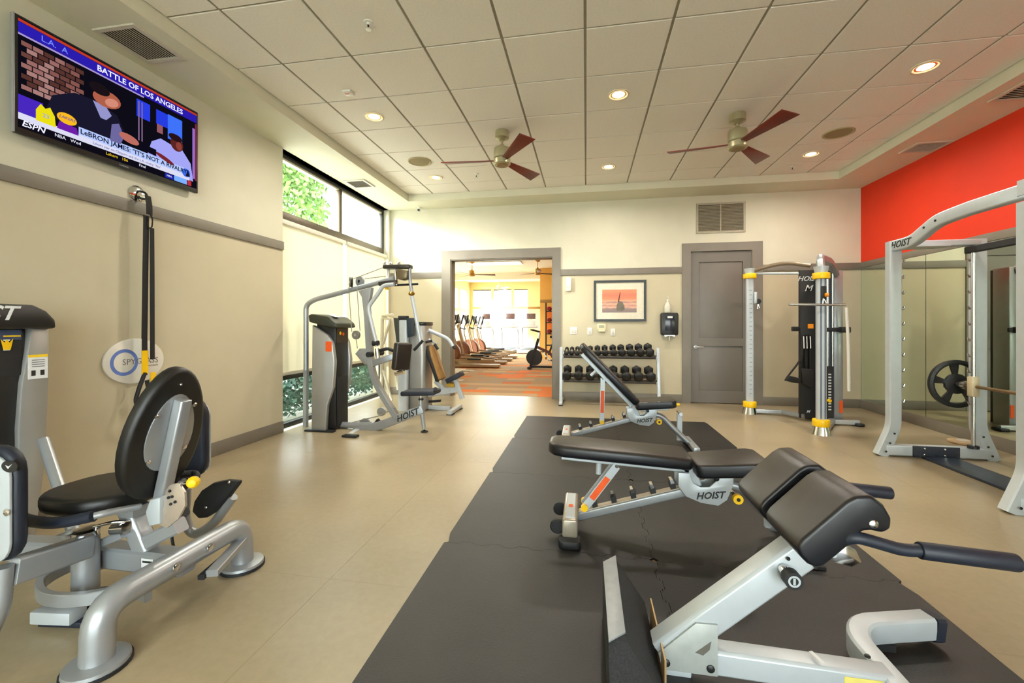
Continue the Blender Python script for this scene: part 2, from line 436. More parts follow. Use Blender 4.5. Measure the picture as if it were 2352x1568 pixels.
# ------------------------------------------------------------------ window on the left wall with roller blinds
XW = -3.55
def window_unit(name, y0, y1, mull, trans_z, bars):
    w = struct(MB().bx(XW - 0.05, XW + 0.03, y0, y1, 3.205, 3.29).build(name, M_BLACKFR, bevel=0.003))
    def fr(n, a, b, c, d, m, x0=-0.05, x1=0.03): return MB().bx(XW + x0, XW + x1, a, b, c, d).build(n, m, w, bevel=0.003)
    fr('bottom_rail', y0, y1, 0.0, 0.06, M_BLACKFR)
    fr('transom_bar', y0, y1, trans_z, trans_z + 0.115, M_BROWNFR)
    fr('lower_bar', y0, y1, 0.575, 0.635, M_BLACKFR)
    fr('jamb_post', y0, y0 + 0.05, 0.06, 3.205, M_BLACKFR, -0.048, 0.028); fr('jamb_post', y1 - 0.05, y1, 0.06, 3.205, M_BLACKFR, -0.048, 0.028)
    for m in mull: fr('mullion', m - 0.035, m + 0.035, 0.06, 3.205, M_BROWNFR, -0.046, 0.026)
    edges = [y0 + 0.05] + [e for m in mull for e in (m - 0.035, m + 0.035)] + [y1 - 0.05]
    for a, b in zip(edges[::2], edges[1::2]):
        for c, d in ((0.06, 0.575), (0.635, trans_z), (trans_z + 0.115, 3.205)):
            MB().bx(XW - 0.008, XW - 0.002, a, b, c, d).build('pane', M_GLASS, w)
        fr('glazing_bead', a, b, 3.18, 3.205, M_BEIGEFR, -0.03, 0.02); 
    return w
window_unit('window_1', 4.30, 7.03, [5.70], 2.455, 1)
# flat wall returns beside the recessed frame
M_SILL = mat('white_sill', rgb(225, 222, 210), 0.5)
strip('trim_12', XW - 0.15, XL + 0.0, 4.37, 7.03, -0.06, 0.004, M_SILL, 0.001)
for i, (y0, y1, lab) in enumerate(((4.34, 5.715, 'cream roller blind beside the tan television wall'), (5.765, 7.01, 'cream roller blind in the corner behind the lat pulldown machine'))):
    t = thing('roller_blind', lab, 'blind', (XW + 0.07, (y0 + y1) / 2, 2.44), 'roller blinds on the window')
    n = 24; mb = MB(); vs = []
    for k in range(n + 1):
        y = y0 + 0.02 + (y1 - y0 - 0.04) * k / n
        w = 0.004 * math.sin(k * 0.9 + i) 
        vs += [(XW + 0.062 + w, y, 2.42), (XW + 0.062 + w * 1.5, y, 0.66)]
    mb.add(vs, [(2 * k, 2 * k + 2, 2 * k + 3, 2 * k + 1) for k in range(n)])
    mb.build('fabric', M_BLIND, t)
    MB().bx(XW + 0.035, XW + 0.105, y0, y1, 2.40, 2.455).build('cassette', M_SILL, t, bevel=0.008)
    MB().bx(XW + 0.05, XW + 0.075, y0 + 0.02, y1 - 0.02, 0.635, 0.675).build('hem_bar', M_BEIGEFR, t, bevel=0.006)

# unseen window added behind the camera to fill the room with soft daylight
wf = struct(MB().bx(-2.9, 3.5, YF - 0.16, YF - 0.08, 2.98, 3.05).build('window_2', M_BLACKFR))
MB().bx(-2.9, 3.5, YF - 0.16, YF - 0.08, 0.12, 0.19).build('bottom_rail', M_BLACKFR, wf)
for x in (-2.86, -0.75, 1.36, 3.46): MB().bx(x - 0.035, x + 0.035, YF - 0.158, YF - 0.082, 0.19, 2.98).build('mullion', M_BLACKFR, wf)
for a, b in ((-2.825, -0.785), (-0.715, 1.325), (1.395, 3.425)):
    MB().bx(a, b, YF - 0.123, YF - 0.117, 0.19, 2.98).build('pane', M_GLASS, wf)
# unseen block, added to keep the low sun out of that window
struct(MB().bx(-14, -4.2, -22, -3.5, -0.14, 8.0).build('added_sun_block', mat('stucco', rgb(214, 206, 190), 0.9, var=0.05, scale=2)))

# mirror wall: panels between baseboard and rail on the right wall
mirror_wall = thing('wall_mirror', 'wall-height mirror panels under the orange wall beside the squat rack', 'mirror', (XR - 0.01, 4.5, 0.13))
edges = [7.08, 5.86, 4.64, 3.42, 2.2, 0.98, -0.24]
for a, b in zip(edges, edges[1:]):
    MB().bx(XR - 0.010, XR - 0.003, b + 0.004, a - 0.004, 0.131, 2.064).build('mirror_panel', M_MIRROR, mirror_wall)

# supply grilles in the soffit, return grille over the door
M_GRILLE = mat('grille_enamel', rgb(200, 196, 178), 0.5)
M_DARKV = mat('duct_dark', rgb(70, 66, 56), 0.8)
def soffit_vent(lab, x0, x1, y0, y1, n, along='y', grp='air vents in the soffit'):
    t = thing('air_vent', lab, 'vent', ((x0 + x1) / 2, (y0 + y1) / 2, ZS), grp)
    f = 0.03; z1 = ZS - 0.012
    mb = MB(); 
    fr = grid_wall('frame', (x0, x1), (y0, y1), [(x0 + f, x1 - f, y0 + f, y1 - f)], lambda u, v, d: (u, v, z1 + d), 0.012, M_GRILLE, t); del fr['kind']
    MB().bx(x0 + f, x1 - f, y0 + f, y1 - f, ZS - 0.002, ZS - 0.0005).build('backing', M_DARKV, t)
    for k in range(n):
        if along == 'y':
            x = x0 + f + (x1 - x0 - 2 * f) * (k + 0.5) / n
            MB().box((x, (y0 + y1) / 2, ZS - 0.007), (0.013, y1 - y0 - 2 * f, 0.003), Matrix.Rotation(0.5, 3, 'Y')).build('slat', M_GRILLE, t)
        else:
            y = y0 + f + (y1 - y0 - 2 * f) * (k + 0.5) / n
            MB().box(((x0 + x1) / 2, y, ZS - 0.007), (x1 - x0 - 2 * f, 0.013, 0.003), Matrix.Rotation(0.5, 3, 'X')).build('slat', M_GRILLE, t)
soffit_vent('white slatted air vent in the soffit above the television', -3.33, -2.99, 2.38, 2.76, 13)
soffit_vent('white slatted air vent in the soffit above the window', -3.36, -3.04, 5.48, 5.80, 11)
soffit_vent('small slatted air vent in the soffit above the orange wall', 3.62, 3.97, 5.43, 5.73, 12, 'x')
soffit_vent('white slatted air vent in the soffit cut by the frame edge, above the squat rack', 3.58, 3.93, 4.10, 4.55, 12, 'x')
t = thing('return_air_grille', 'grey louvred return air grille on the wall above the taupe door', 'grille', (2.06, YB, 2.66))
g = grid_wall('frame', (1.70, 2.417), (2.66, 3.13), [(1.73, 2.05, 2.69, 3.10), (2.065, 2.387, 2.69, 3.10)], lambda u, v, d: (u, YB - d, v), 0.016, mat('return_grille_enamel', rgb(168, 160, 138), 0.5), t); del g['kind']
MB().bx(1.72, 2.40, YB - 0.003, YB - 0.001, 2.68, 3.11).build('backing', M_DARKV, t)
for x0, x1 in ((1.73, 2.05), (2.065, 2.387)):
    for k in range(18):
        MB().box(((x0 + x1) / 2, YB - 0.009, 2.70 + 0.0225 * k), (x1 - x0, 0.016, 0.003), Matrix.Rotation(-0.7, 3, 'X')).build('louvre', MATS['return_grille_enamel'], t)

# ------------------------------------------------------------------ outside the window: paving, hedge, tree
M_GROUND = mat('pale_paving', rgb(214, 212, 204), 0.8, var=0.1, scale=2)
struct(MB().bx(-60, 60, -40, 70, -0.5, -0.14).build('ground', M_GROUND))
def leaf_cloud(name, pts, size, m, parent=None, droop=0.0):
    mb = MB()
    for p in pts:
        s = size * random.uniform(0.6, 1.3); a = random.uniform(0, 2 * PI); b = random.uniform(-0.9, 0.9)
        ex = V((math.cos(a) * math.cos(b), math.sin(a) * math.cos(b), math.sin(b) - droop)).normalized()
        ey = ex.cross(V((random.uniform(-1, 1), random.uniform(-1, 1), random.uniform(-1, 1)))).normalized()
        p = V(p)
        mb.add([p, p + ex * s * 0.5 + ey * s * 0.28, p + ex * s, p + ex * s * 0.5 - ey * s * 0.28], [(0, 1, 2, 3)])
    me = bpy.data.meshes.new(name); me.from_pydata(mb.v, [], mb.f); me.materials.append(m)
    o = bpy.data.objects.new(name, me); col.objects.link(o); o.parent = parent
    return o
M_LEAF = mat('hedge_leaf', rgb(62, 104, 92), 0.45, var=0.5, scale=9)
M_LEAFT = mat('tree_leaf', rgb(96, 136, 62), 0.6, var=0.3, scale=4)
M_BARK = mat('bark', rgb(110, 90, 70), 0.9, var=0.2)
pts = []
for k in range(17000):
    y = random.uniform(3.6, 11.0); top = 0.74 + 0.10 * math.sin(y * 2.1) + 0.05 * math.sin(y * 6)
    z = random.uniform(-0.05, top); d = random.random() ** 1.5
    pts.append((-4.15 - d * 1.0 - 0.08 * math.sin(y * 9 + z * 7), y, z))
tag(leaf_cloud('hedge', pts, 0.09, M_LEAF), 'dense bluish green hedge outside the low window panes', 'hedge', kind='stuff')
tr = thing('tree', 'pale sunlit tree seen through the top of the window', 'tree', (-8.2, 10.2, -0.14))
MB().sweep(fillet([(0 - 8.2, 10.2, -0.14), (-8.15, 10.25, 2.2), (-8.25, 10.2, 4.6)], 0.8), circ(0.13, 8), scales=None).build('trunk', M_BARK, tr)
pts = []
for k in range(6500):
    a, b, r = random.uniform(0, 2 * PI), random.uniform(-1, 1), random.random() ** 0.4
    pts.append((1.35 * r * math.cos(a), 1.05 * r * math.sin(a), 5.6 + 1.7 * b * r))
leaf_cloud('foliage', pts, 0.17, M_LEAFT, tr, droop=1.0)

# ------------------------------------------------------------------ ceiling fittings
M_BULB = emat('lamp_glow', (1.0, 0.86, 0.58, 1), 14.0)
M_GOLD = mat('gold_reflector', rgb(226, 178, 96), 0.25, 0.8)
M_LTRIM = mat('downlight_trim', rgb(226, 214, 184), 0.5)
def downlight(x, y, lab):
    t = thing('downlight', lab, 'ceiling light', (x, y, ZT - 0.01), 'recessed ceiling downlights')
    MB().lathe([(0.098, 0.0), (0.098, -0.006), (0.085, -0.010), (0.072, -0.004), (0.072, 0.0)], (x, y, ZT - 0.01)).build('trim_ring', M_LTRIM, t)
    MB().lathe([(0.0, -0.0015), (0.072, -0.0015), (0.072, -0.004), (0.0, -0.004)], (x, y, ZT - 0.0095)).build('reflector', M_GOLD, t)
    MB().lathe([(0.0, -0.010), (0.04, -0.008), (0.056, -0.0045), (0.056, -0.004)], (x, y, ZT - 0.0095)).build('bulb', M_BULB, t)
    ld = bpy.data.lights.new('downlight_lamp', 'AREA'); ld.shape = 'DISK'; ld.size = 0.11; ld.energy = DOWN; ld.color = (1.0, 0.92, 0.80); ld.spread = math.radians(165)
    lo = bpy.data.objects.new('downlight_lamp', ld); col.objects.link(lo); lo.parent = t; lo.location = (0, 0, -0.016)
    return t
names = {(0, 2): 'round downlight near the window side, left of the nearer fan', (1, 2): 'round downlight in the middle of the ceiling between the two fans',
         (2, 2): 'brightest round downlight near the orange wall', (0, 3): 'small far downlight in the window corner of the ceiling',
         (1, 3): 'small far downlight between the two fans', (2, 3): 'small far downlight near the round speaker by the orange wall'}
for i, x in enumerate((-2.135, 0.293, 2.755)):
    for j, y in ((2, 4.05), (3, 5.87)):
        downlight(x, y, names[(i, j)])

M_SPK = mat('speaker_mesh', rgb(176, 164, 124), 0.7, var=0.08, scale=300)
for x, y, lab in ((-2.137, 5.265, 'round ceiling speaker near the window'), (2.754, 5.28, 'round ceiling speaker near the orange wall')):
    t = thing('ceiling_speaker', lab, 'speaker', (x, y, ZT - 0.01), 'round ceiling speakers')
    MB().lathe([(0.15, 0), (0.15, -0.008), (0.138, -0.012), (0.128, -0.006), (0.128, 0)], (x, y, ZT - 0.01), seg=32).build('rim', M_SPK, t)
    MB().lathe([(0.128, -0.002), (0.128, -0.005), (0.06, -0.009), (0.0, -0.010), (0.0, -0.002)], (x, y, ZT - 0.01), seg=32).build('grille_mesh', mat('speaker_mesh_dark', rgb(150, 136, 98), 0.8, var=0.1, scale=300), t)
def sprinkler(x, y, lab):
    t = thing('sprinkler_head', lab, 'sprinkler', (x, y, ZT - 0.01), 'ceiling sprinkler heads')
    MB().lathe([(0.034, 0), (0.032, -0.006), (0.012, -0.008), (0.012, -0.02), (0.0, -0.02)], (x, y, ZT - 0.01), seg=16).build('escutcheon', M_WHITE, t)
    MB().cyl((x, y, ZT - 0.03), (x, y, ZT - 0.058), 0.006, 8).build('link', M_IRON, t)
    MB().lathe([(0.0, 0), (0.022, 0), (0.022, -0.003), (0.0, -0.003)], (x, y, ZT - 0.058), seg=12).build('deflector', M_STEEL, t)
sprinkler(-1.511, 2.784, 'dark tipped sprinkler head in the ceiling tile nearest the viewer')
sprinkler(-1.528, 5.842, 'tiny sprinkler head beside the left fan')
sprinkler(2.723, 6.282, 'tiny sprinkler head near the soffit corner by the orange wall')
t = thing('smoke_detector', 'small white ceiling device with a red mark near the soffit', 'detector', (-2.14, 3.58, ZT - 0.01))
MB().box((-2.14, 3.58, ZT - 0.02), (0.085, 0.085, 0.02)).build('housing', M_WHITE, t, bevel=0.006)
MB().box((-2.15, 3.575, ZT - 0.0315), (0.04, 0.022, 0.003)).build('lens', mat('red_lens', rgb(205, 120, 105), 0.4), t)
t = thing('security_camera', 'tiny white security camera under the soffit in the window corner', 'camera', (-2.83, 6.96, ZS))
MB().lathe([(0.03, 0), (0.03, -0.012), (0.0, -0.012)], (-2.83, 6.96, ZS), seg=12).build('mount', M_WHITE, t)
MB().tube([(-2.83, 6.96, ZS - 0.01), (-2.83, 6.95, ZS - 0.035)], 0.008).build('bracket', M_WHITE, t)
MB().cyl((-2.84, 6.965, ZS - 0.05), (-2.82, 6.90, ZS - 0.062), 0.026).build('barrel', M_WHITE, t)
MB().cyl((-2.82, 6.9005, ZS - 0.062), (-2.8185, 6.896, ZS - 0.0627), 0.021).build('lens', M_PLASTIC, t)

# ceiling fans: canopy, downrod, motor, three tapered mahogany blades
M_FAN = mat('brushed_fan_metal', rgb(178, 172, 138), 0.35, 0.6, var=0.03)
M_MAHOG = mat('mahogany_blade', rgb(112, 30, 10), 0.42, var=0.3, scale=3)
def ceiling_fan(x, y, zt, zh, a0, lab, rad=0.66, metal=None, wood=None, grp='ceiling fans'):
    metal = metal or M_FAN; wood = wood or M_MAHOG
    t = thing('ceiling_fan', lab, 'ceiling fan', (x, y, zt), grp)
    MB().lathe([(0.0, 0), (0.075, 0), (0.078, -0.012), (0.078, -0.075), (0.055, -0.082), (0.03, -0.10), (0.0, -0.10)], (x, y, zt)).build('canopy', metal, t)
    MB().cyl((x, y, zt - 0.09), (x, y, zh + 0.15), 0.0125).build('downrod', metal, t)
    mt = MB().lathe([(0.0, 0.165), (0.022, 0.165), (0.035, 0.14), (0.085, 0.125), (0.092, 0.11), (0.092, 0.02), (0.085, 0.012), (0.0, 0.012)], (x, y, zh)).build('motor', metal, t)
    MB().lathe([(0.0, 0.012), (0.08, 0.012), (0.094, 0.0), (0.094, -0.05), (0.08, -0.062), (0.0, -0.062)], (x, y, zh)).build('hub', metal, t)
    MB().lathe([(0.0, -0.062), (0.07, -0.062), (0.06, -0.07), (0.0, -0.072)], (x, y, zh)).build('cap', mat('fan_cap', rgb(150, 128, 84), 0.4, 0.4), t)
    for k in range(3):
        a = math.radians(a0 + 120 * k); d = V((math.cos(a), math.sin(a), 0)); sd = V((-math.sin(a), math.cos(a), 0))
        pt = math.radians(-14); n = sd * math.cos(pt) + V((0, 0, math.sin(pt))); up = d.cross(n)
        o = V((x, y, zh - 0.01))
        MB().prism([(0.085, -0.032), (rad - 0.015, -0.082), (rad + 0.01, 0.082), (0.085, 0.032)], o, d, n, up, 0.009).build('blade', wood, t, bevel=0.002)
ceiling_fan(-0.914, 4.608, ZT - 0.01, 3.045, 63, 'nearer-to-window ceiling fan with three mahogany blades and brushed metal motor')
ceiling_fan(1.505, 4.638, ZT - 0.01, 3.065, 50, 'larger looking ceiling fan near the orange wall with mahogany blades')

# ------------------------------------------------------------------ television on the left wall
SCR = 2 ** -EXPOSURE      # the set's own brightness in this exposure
tv = thing('television', 'wall-mounted flat television showing a sports talk show above the taupe rail', 'television', (XL, 2.61, 2.38))
xt = XL + 0.07
TY0, TY1, TZ0, TZ1 = 1.998, 3.222, 2.380, 3.093
MB().bx(XL + 0.035, xt, TY0, TY1, TZ0, TZ1).build('housing', M_PLASTIC, tv, bevel=0.008)
MB().bx(XL, XL + 0.036, 2.4, 2.82, 2.5, 2.95).build('wall_bracket', M_IRON, tv)
MB().bx(XL + 0.045, xt + 0.001, TY0 - 0.006, TY0 + 0.002, TZ0, TZ1).build('side_trim', M_SILVER, tv, bevel=0.002)
b_ = 0.016
SW, SH = TY1 - TY0 - 2 * b_, TZ1 - TZ0 - 2 * b_ - 0.02
so = V((xt + 0.0005, TY0 + b_, TZ0 + b_ + 0.02))
def S(u, v, d=0.0): return so + V((d, u * SW, v * SH))
scr = MB().add([S(0, 0), S(1, 0), S(1, 1), S(0, 1), S(0, 0, -.004), S(1, 0, -.004), S(1, 1, -.004), S(0, 1, -.004)], [(0, 1, 2, 3), (7, 6, 5, 4), (0, 4, 5, 1), (1, 5, 6, 2), (2, 6, 7, 3), (3, 7, 4, 0)]).build('screen', emat('screen_dark', rgb(14, 12, 22), 1.0 * SCR), tv)
def spoly(name, pts, c, d, e=1.0):
    n = len(pts)
    return MB().add([S(u, v, d) for u, v in pts] + [S(u, v, d - 0.0004) for u, v in pts], [tuple(range(n)), tuple(range(2 * n - 1, n - 1, -1))] + [(i, n + i, n + (i + 1) % n, (i + 1) % n) for i in range(n)]).build(name, emat('screen_%s_%d_%d_%d' % ((name,) + c), rgb(*c), e * SCR), scr)
def sq(u0, u1, v0, v1): return [(u0, v0), (u1, v0), (u1, v1), (u0, v1)]
def blob(u, v, a, b, n=18, rot=0.0):
    return [(u + a * math.cos(2 * PI * i / n) * math.cos(rot) - b * math.sin(2 * PI * i / n) * math.sin(rot), v + (a * math.cos(2 * PI * i / n) * math.sin(rot) + b * math.sin(2 * PI * i / n) * math.cos(rot)) * SW / SH * 0.6) for i in range(n)]
# top banner
spoly('banner_stripe', sq(0, 1, 0.965, 0.99), (190, 60, 40), .0006)
spoly('banner', sq(0, 1, 0.865, 0.962), (38, 26, 160), .0006, 1.2)
spoly('banner_line', sq(0, 0.62, 0.845, 0.862), (170, 150, 215), .0006)
E_TXT = emat('screen_text_white', rgb(235, 235, 255), 1.1 * SCR); E_TXB = emat('screen_text_blue', rgb(120, 140, 255), 1.1 * SCR); E_TXK = emat('screen_text_dark', rgb(14, 16, 50), 1.0 * SCR); E_TXO = emat('screen_text_gold', rgb(240, 200, 40), 1.0 * SCR)
ey_, ez_ = (0, 1, 0), (0, 0, 1)
text('banner_lettering', 'BATTLE OF LOS ANGELES', 0.056, E_TXT, S(0.62, 0.913, .0014), ey_, ez_, scr, 0.0002, bold=0.001)
text('banner_lettering', 'L.A.  A', 0.05, E_TXB, S(0.15, 0.913, .0014), ey_, ez_, scr, 0.0002)
# brick studio wall: courses of separate lit bricks
random.seed(3)
for r in range(9):
    for k in range(6):
        u0 = 0.012 + k * 0.047 + (0.022 if r % 2 else 0)
        if u0 > 0.26 - max(0, (r - 4)) * 0.0: continue
        c = random.choice([(150, 96, 88), (172, 118, 112), (118, 74, 66), (96, 58, 50), (188, 140, 134)])
        spoly('studio_brick', sq(u0, min(u0 + 0.042, 0.285), 0.36 + r * 0.05, 0.36 + r * 0.05 + 0.041), c, .0005, 0.8)
# set dressing on the studio's far side
spoly('studio_window', sq(0.575, 0.66, 0.60, 0.80), (40, 60, 220), .0005, 1.1)
spoly('studio_window', sq(0.70, 0.78, 0.62, 0.79), (36, 58, 215), .0005, 1.1)
spoly('studio_window', sq(0.78, 0.885, 0.50, 0.80), (60, 110, 240), .0005, 1.1)
spoly('studio_post', sq(0.585, 0.592, 0.33, 0.78), (140, 110, 150), .0007)
spoly('studio_post', sq(0.605, 0.612, 0.33, 0.78), (140, 110, 150), .0007)
spoly('studio_picture', sq(0.705, 0.745, 0.52, 0.62), (150, 90, 100), .0007)
spoly('studio_column', sq(0.965, 0.985, 0.12, 0.78), (150, 110, 200), .0007)
spoly('studio_column', sq(0.985, 1.0, 0.1, 0.85), (120, 40, 60), .0006)
# presenter in a dark suit
spoly('suit', [(0.10, 0.20), (0.14, 0.42), (0.24, 0.54), (0.36, 0.56), (0.46, 0.50), (0.50, 0.36), (0.48, 0.20)], (26, 24, 44), .0009)
spoly('shirt', [(0.33, 0.55), (0.37, 0.40), (0.40, 0.40), (0.43, 0.47), (0.40, 0.54)], (150, 150, 205), .0011)
spoly('face', blob(0.405, 0.625, 0.072, 0.088, rot=-0.5), (176, 96, 72), .0012)
spoly('face_light', blob(0.43, 0.61, 0.032, 0.05, rot=-0.5), (214, 140, 120), .0013)
spoly('hair', blob(0.365, 0.70, 0.055, 0.055), (26, 18, 22), .0013)
spoly('cuff', [(0.42, 0.20), (0.43, 0.38), (0.47, 0.42), (0.50, 0.30), (0.48, 0.2)], (110, 104, 160), .0011)
spoly('hand', blob(0.53, 0.30, 0.062, 0.042, rot=-0.4), (190, 110, 96), .0012)
# presenter in a white shirt
spoly('shirt', [(0.64, 0.20), (0.67, 0.38), (0.73, 0.46), (0.80, 0.44), (0.88, 0.44), (0.95, 0.30), (0.97, 0.08), (0.70, 0.10)], (158, 160, 236), .0009, 1.1)
spoly('face', blob(0.845, 0.475, 0.047, 0.082), (92, 36, 34), .0012)
spoly('face_light', blob(0.86, 0.46, 0.022, 0.05), (140, 64, 56), .0013)
spoly('hair', blob(0.835, 0.55, 0.05, 0.04), (40, 18, 22), .0013)
spoly('arm', blob(0.76, 0.235, 0.075, 0.022, rot=-0.5), (120, 40, 44), .0011)
spoly('laptop', [(0.58, 0.24), (0.60, 0.31), (0.70, 0.30), (0.70, 0.22)], (14, 12, 26), .0012)
# lower third
spoly('team_backing', sq(0.0, 0.10, 0.135, 0.30), (72, 40, 190), .0010)
spoly('jersey', [(0.07, 0.12), (0.07, 0.22), (0.09, 0.29), (0.11, 0.26), (0.13, 0.29), (0.15, 0.22), (0.155, 0.12)], (226, 214, 20), .0013, 1.1)
text('jersey_number', '23', 0.035, E_TXB, S(0.112, 0.19, .0017), ey_, ez_, scr, 0.0002)
spoly('ball_logo', blob(0.205, 0.245, 0.046, 0.05), (240, 180, 30), .0013, 1.1)
spoly('ball_logo_tail', [(0.16, 0.12), (0.17, 0.20), (0.25, 0.19), (0.26, 0.12)], (110, 30, 170), .0012)
text('ball_logo_lettering', 'LAKERS', 0.026, emat('screen_text_purple', rgb(70, 20, 150), 1.0 * SCR), S(0.205, 0.25, .0017), ey_, ez_, scr, 0.0002, shear=0.3)
spoly('caption_bar', sq(0.0, 0.94, 0.075, 0.135), (222, 222, 245), .0010, 1.0)
spoly('caption_bar_upper', sq(0.26, 0.90, 0.135, 0.215), (180, 200, 250), .0010, 1.05)
text('caption', "LeBRON JAMES: \"IT'S NOT A RIVALRY\"", 0.047, E_TXK, S(0.60, 0.173, .0016), ey_, ez_, scr, 0.0002, bold=0.0008)
text('caption_small', 'Lakers star on Clippers and the L.A. rivalry: "No"', 0.024, emat('screen_text_slate', rgb(70, 80, 150), 1.0 * SCR), S(0.53, 0.105, .0016), ey_, ez_, scr, 0.0002)
text('channel_lettering', 'ESPN', 0.05, E_TXT, S(0.06, 0.045, .0016), ey_, ez_, scr, 0.0002, shear=0.25, bold=0.001)
text('ticker', 'NBA   Wed', 0.03, E_TXT, S(0.21, 0.045, .0016), ey_, ez_, scr, 0.0002)
text('ticker', 'Lakers   106', 0.03, E_TXO, S(0.46, 0.045, .0016), ey_, ez_, scr, 0.0002)
text('ticker', 'Final', 0.028, E_TXT, S(0.61, 0.045, .0016), ey_, ez_, scr, 0.0002)
spoly('score_box', sq(0.76, 0.82, 0.01, 0.065), (30, 40, 170), .0012)
spoly('score_box', sq(0.825, 0.92, 0.01, 0.075), (120, 170, 250), .0012, 1.1)
spoly('score_box', sq(0.925, 0.955, 0.01, 0.075), (190, 50, 60), .0012)
text('ticker', 'NBA', 0.022, E_TXT, S(0.79, 0.04, .0018), ey_, ez_, scr, 0.0002)
spoly('round_logo', blob(0.915, 0.16, 0.032, 0.05), (60, 110, 235), .0013)
spoly('round_logo_mark', [(0.91, 0.12), (0.93, 0.21), (0.945, 0.12)], (30, 20, 40), .0016)
text('maker_name', 'SAMSUNG', 0.014, M_SILVER, (xt + 0.0008, 2.61, TZ0 + 0.017), ey_, ez_, tv, 0.0002)

# ------------------------------------------------------------------ suspension strap on its wall anchor
M_WEB = mat('black_webbing', rgb(26, 25, 24), 0.8, var=0.1, scale=200)
an = thing('strap_anchor', 'round chrome wall anchor with a hook above the rail', 'anchor', (XL, 2.765, 2.235))
MB().lathe([(0.0, 0), (0.062, 0), (0.062, 0.008), (0.05, 0.016), (0.0, 0.018)], (XL, 2.755, 2.24), (1, 0, 0)).build('plate', M_CHROME, an)
MB().tube([(XL + 0.014, 2.755, 2.262), (XL + 0.075, 2.765, 2.25), (XL + 0.085, 2.77, 2.20), (XL + 0.03, 2.765, 2.205), (XL + 0.014, 2.76, 2.22)], 0.008, 0.03).build('hook', M_IRON, an)
st = thing('suspension_strap', 'black suspension trainer strap with yellow bands hanging from the wall anchor', 'exercise strap', (XL + 0.07, 2.775, 2.2))
def web(name, pts, w, m, up=(0, 1, 0)):
    return MB().sweep(pts, [(-0.0025, -w / 2), (0.0025, -w / 2), (0.0025, w / 2), (-0.0025, w / 2)], up=up).build(name, m, st)
xs_ = XL + 0.085
web('anchor_strap', fillet([(xs_, 2.77, 2.225), (xs_ + 0.01, 2.775, 2.15), (xs_ + 0.01, 2.775, 2.08)], 0.03), 0.045, M_WEB)
MB().tube([(xs_ + .012, 2.775, 2.10), (xs_ + .016, 2.795, 2.05), (xs_ + .016, 2.79, 1.99), (xs_ + .014, 2.775, 1.97), (xs_ + .012, 2.762, 1.99), (xs_ + .012, 2.765, 2.06)], 0.005, 0.02).build('loop', M_WEB, st)
web('long_strap', fillet([(xs_ + 0.005, 2.755, 2.07), (xs_ + 0.005, 2.748, 1.6), (xs_ + 0.004, 2.742, 1.12)], 0.1), 0.042, M_WEB)
web('long_strap', fillet([(xs_ + 0.015, 2.79, 1.98), (xs_ + 0.018, 2.79, 1.6), (xs_ + 0.02, 2.79, 0.96)], 0.1), 0.034, M_WEB)
web('yellow_band', [(xs_ + 0.009, 2.742, 1.03), (xs_ + 0.009, 2.742, 0.85)], 0.048, M_YELLOW)
web('yellow_band', [(xs_ + 0.026, 2.79, 0.86), (xs_ + 0.026, 2.79, 0.72)], 0.038, M_YELLOW)
web('long_strap', [(xs_ + 0.006, 2.742, 1.12), (xs_ + 0.006, 2.742, 0.84)], 0.04, M_WEB)
MB().tube([(xs_ + .01, 2.742, 0.86), (xs_ + .012, 2.70, 0.76), (xs_ + .012, 2.668, 0.66), (xs_ + .012, 2.69, 0.60), (xs_ + .012, 2.75, 0.61), (xs_ + .012, 2.775, 0.68), (xs_ + .011, 2.755, 0.80)], 0.014, 0.04).build('foot_cradle', M_RUBBER, st)
MB().tube([(xs_ + .03, 2.79, 0.73), (xs_ + .032, 2.83, 0.62), (xs_ + .032, 2.75, 0.62), (xs_ + .03, 2.785, 0.73)], 0.011, 0.02).build('foot_cradle', M_RUBBER, st)

# oval logo sign on the left wall
sg = thing('oval_sign', 'white oval sign with a blue ring on the tan wall behind the strap', 'sign', (XL, 2.735, 0.95))
MB().prism(oval(0.225, 0.172, 40), (XL + 0.008, 2.735, 0.95), (0, 1, 0), (0, 0, 1), (1, 0, 0), 0.016).build('plate', M_WHITE, sg, bevel=0.005)
M_RING = mat('periwinkle_print', rgb(104, 130, 205), 0.5)
mb = MB(); n = 40; c0 = V((XL + 0.0168, 2.655, 0.945)); vs = []
for i in range(n):
    a = 2 * PI * i / n
    for r in (0.075, 0.1):
        vs.append(c0 + V((0, r * math.cos(a), r * math.sin(a))))
mb.add(vs, [(2 * i, 2 * ((i + 1) % n), 2 * ((i + 1) % n) + 1, 2 * i + 1) for i in range(n)]).build('ring', M_RING, sg)
text('lettering', 'SPYGLASS', 0.062, mat('grey_print', rgb(120, 116, 118), 0.6), (XL + 0.0172, 2.775, 0.945), (0, 1, 0), (0, 0, 1), sg, 0.0003)
text('lettering', 'APARTMENTS', 0.016, MATS['grey_print'], (XL + 0.0172, 2.86, 0.905), (0, 1, 0), (0, 0, 1), sg, 0.0003)

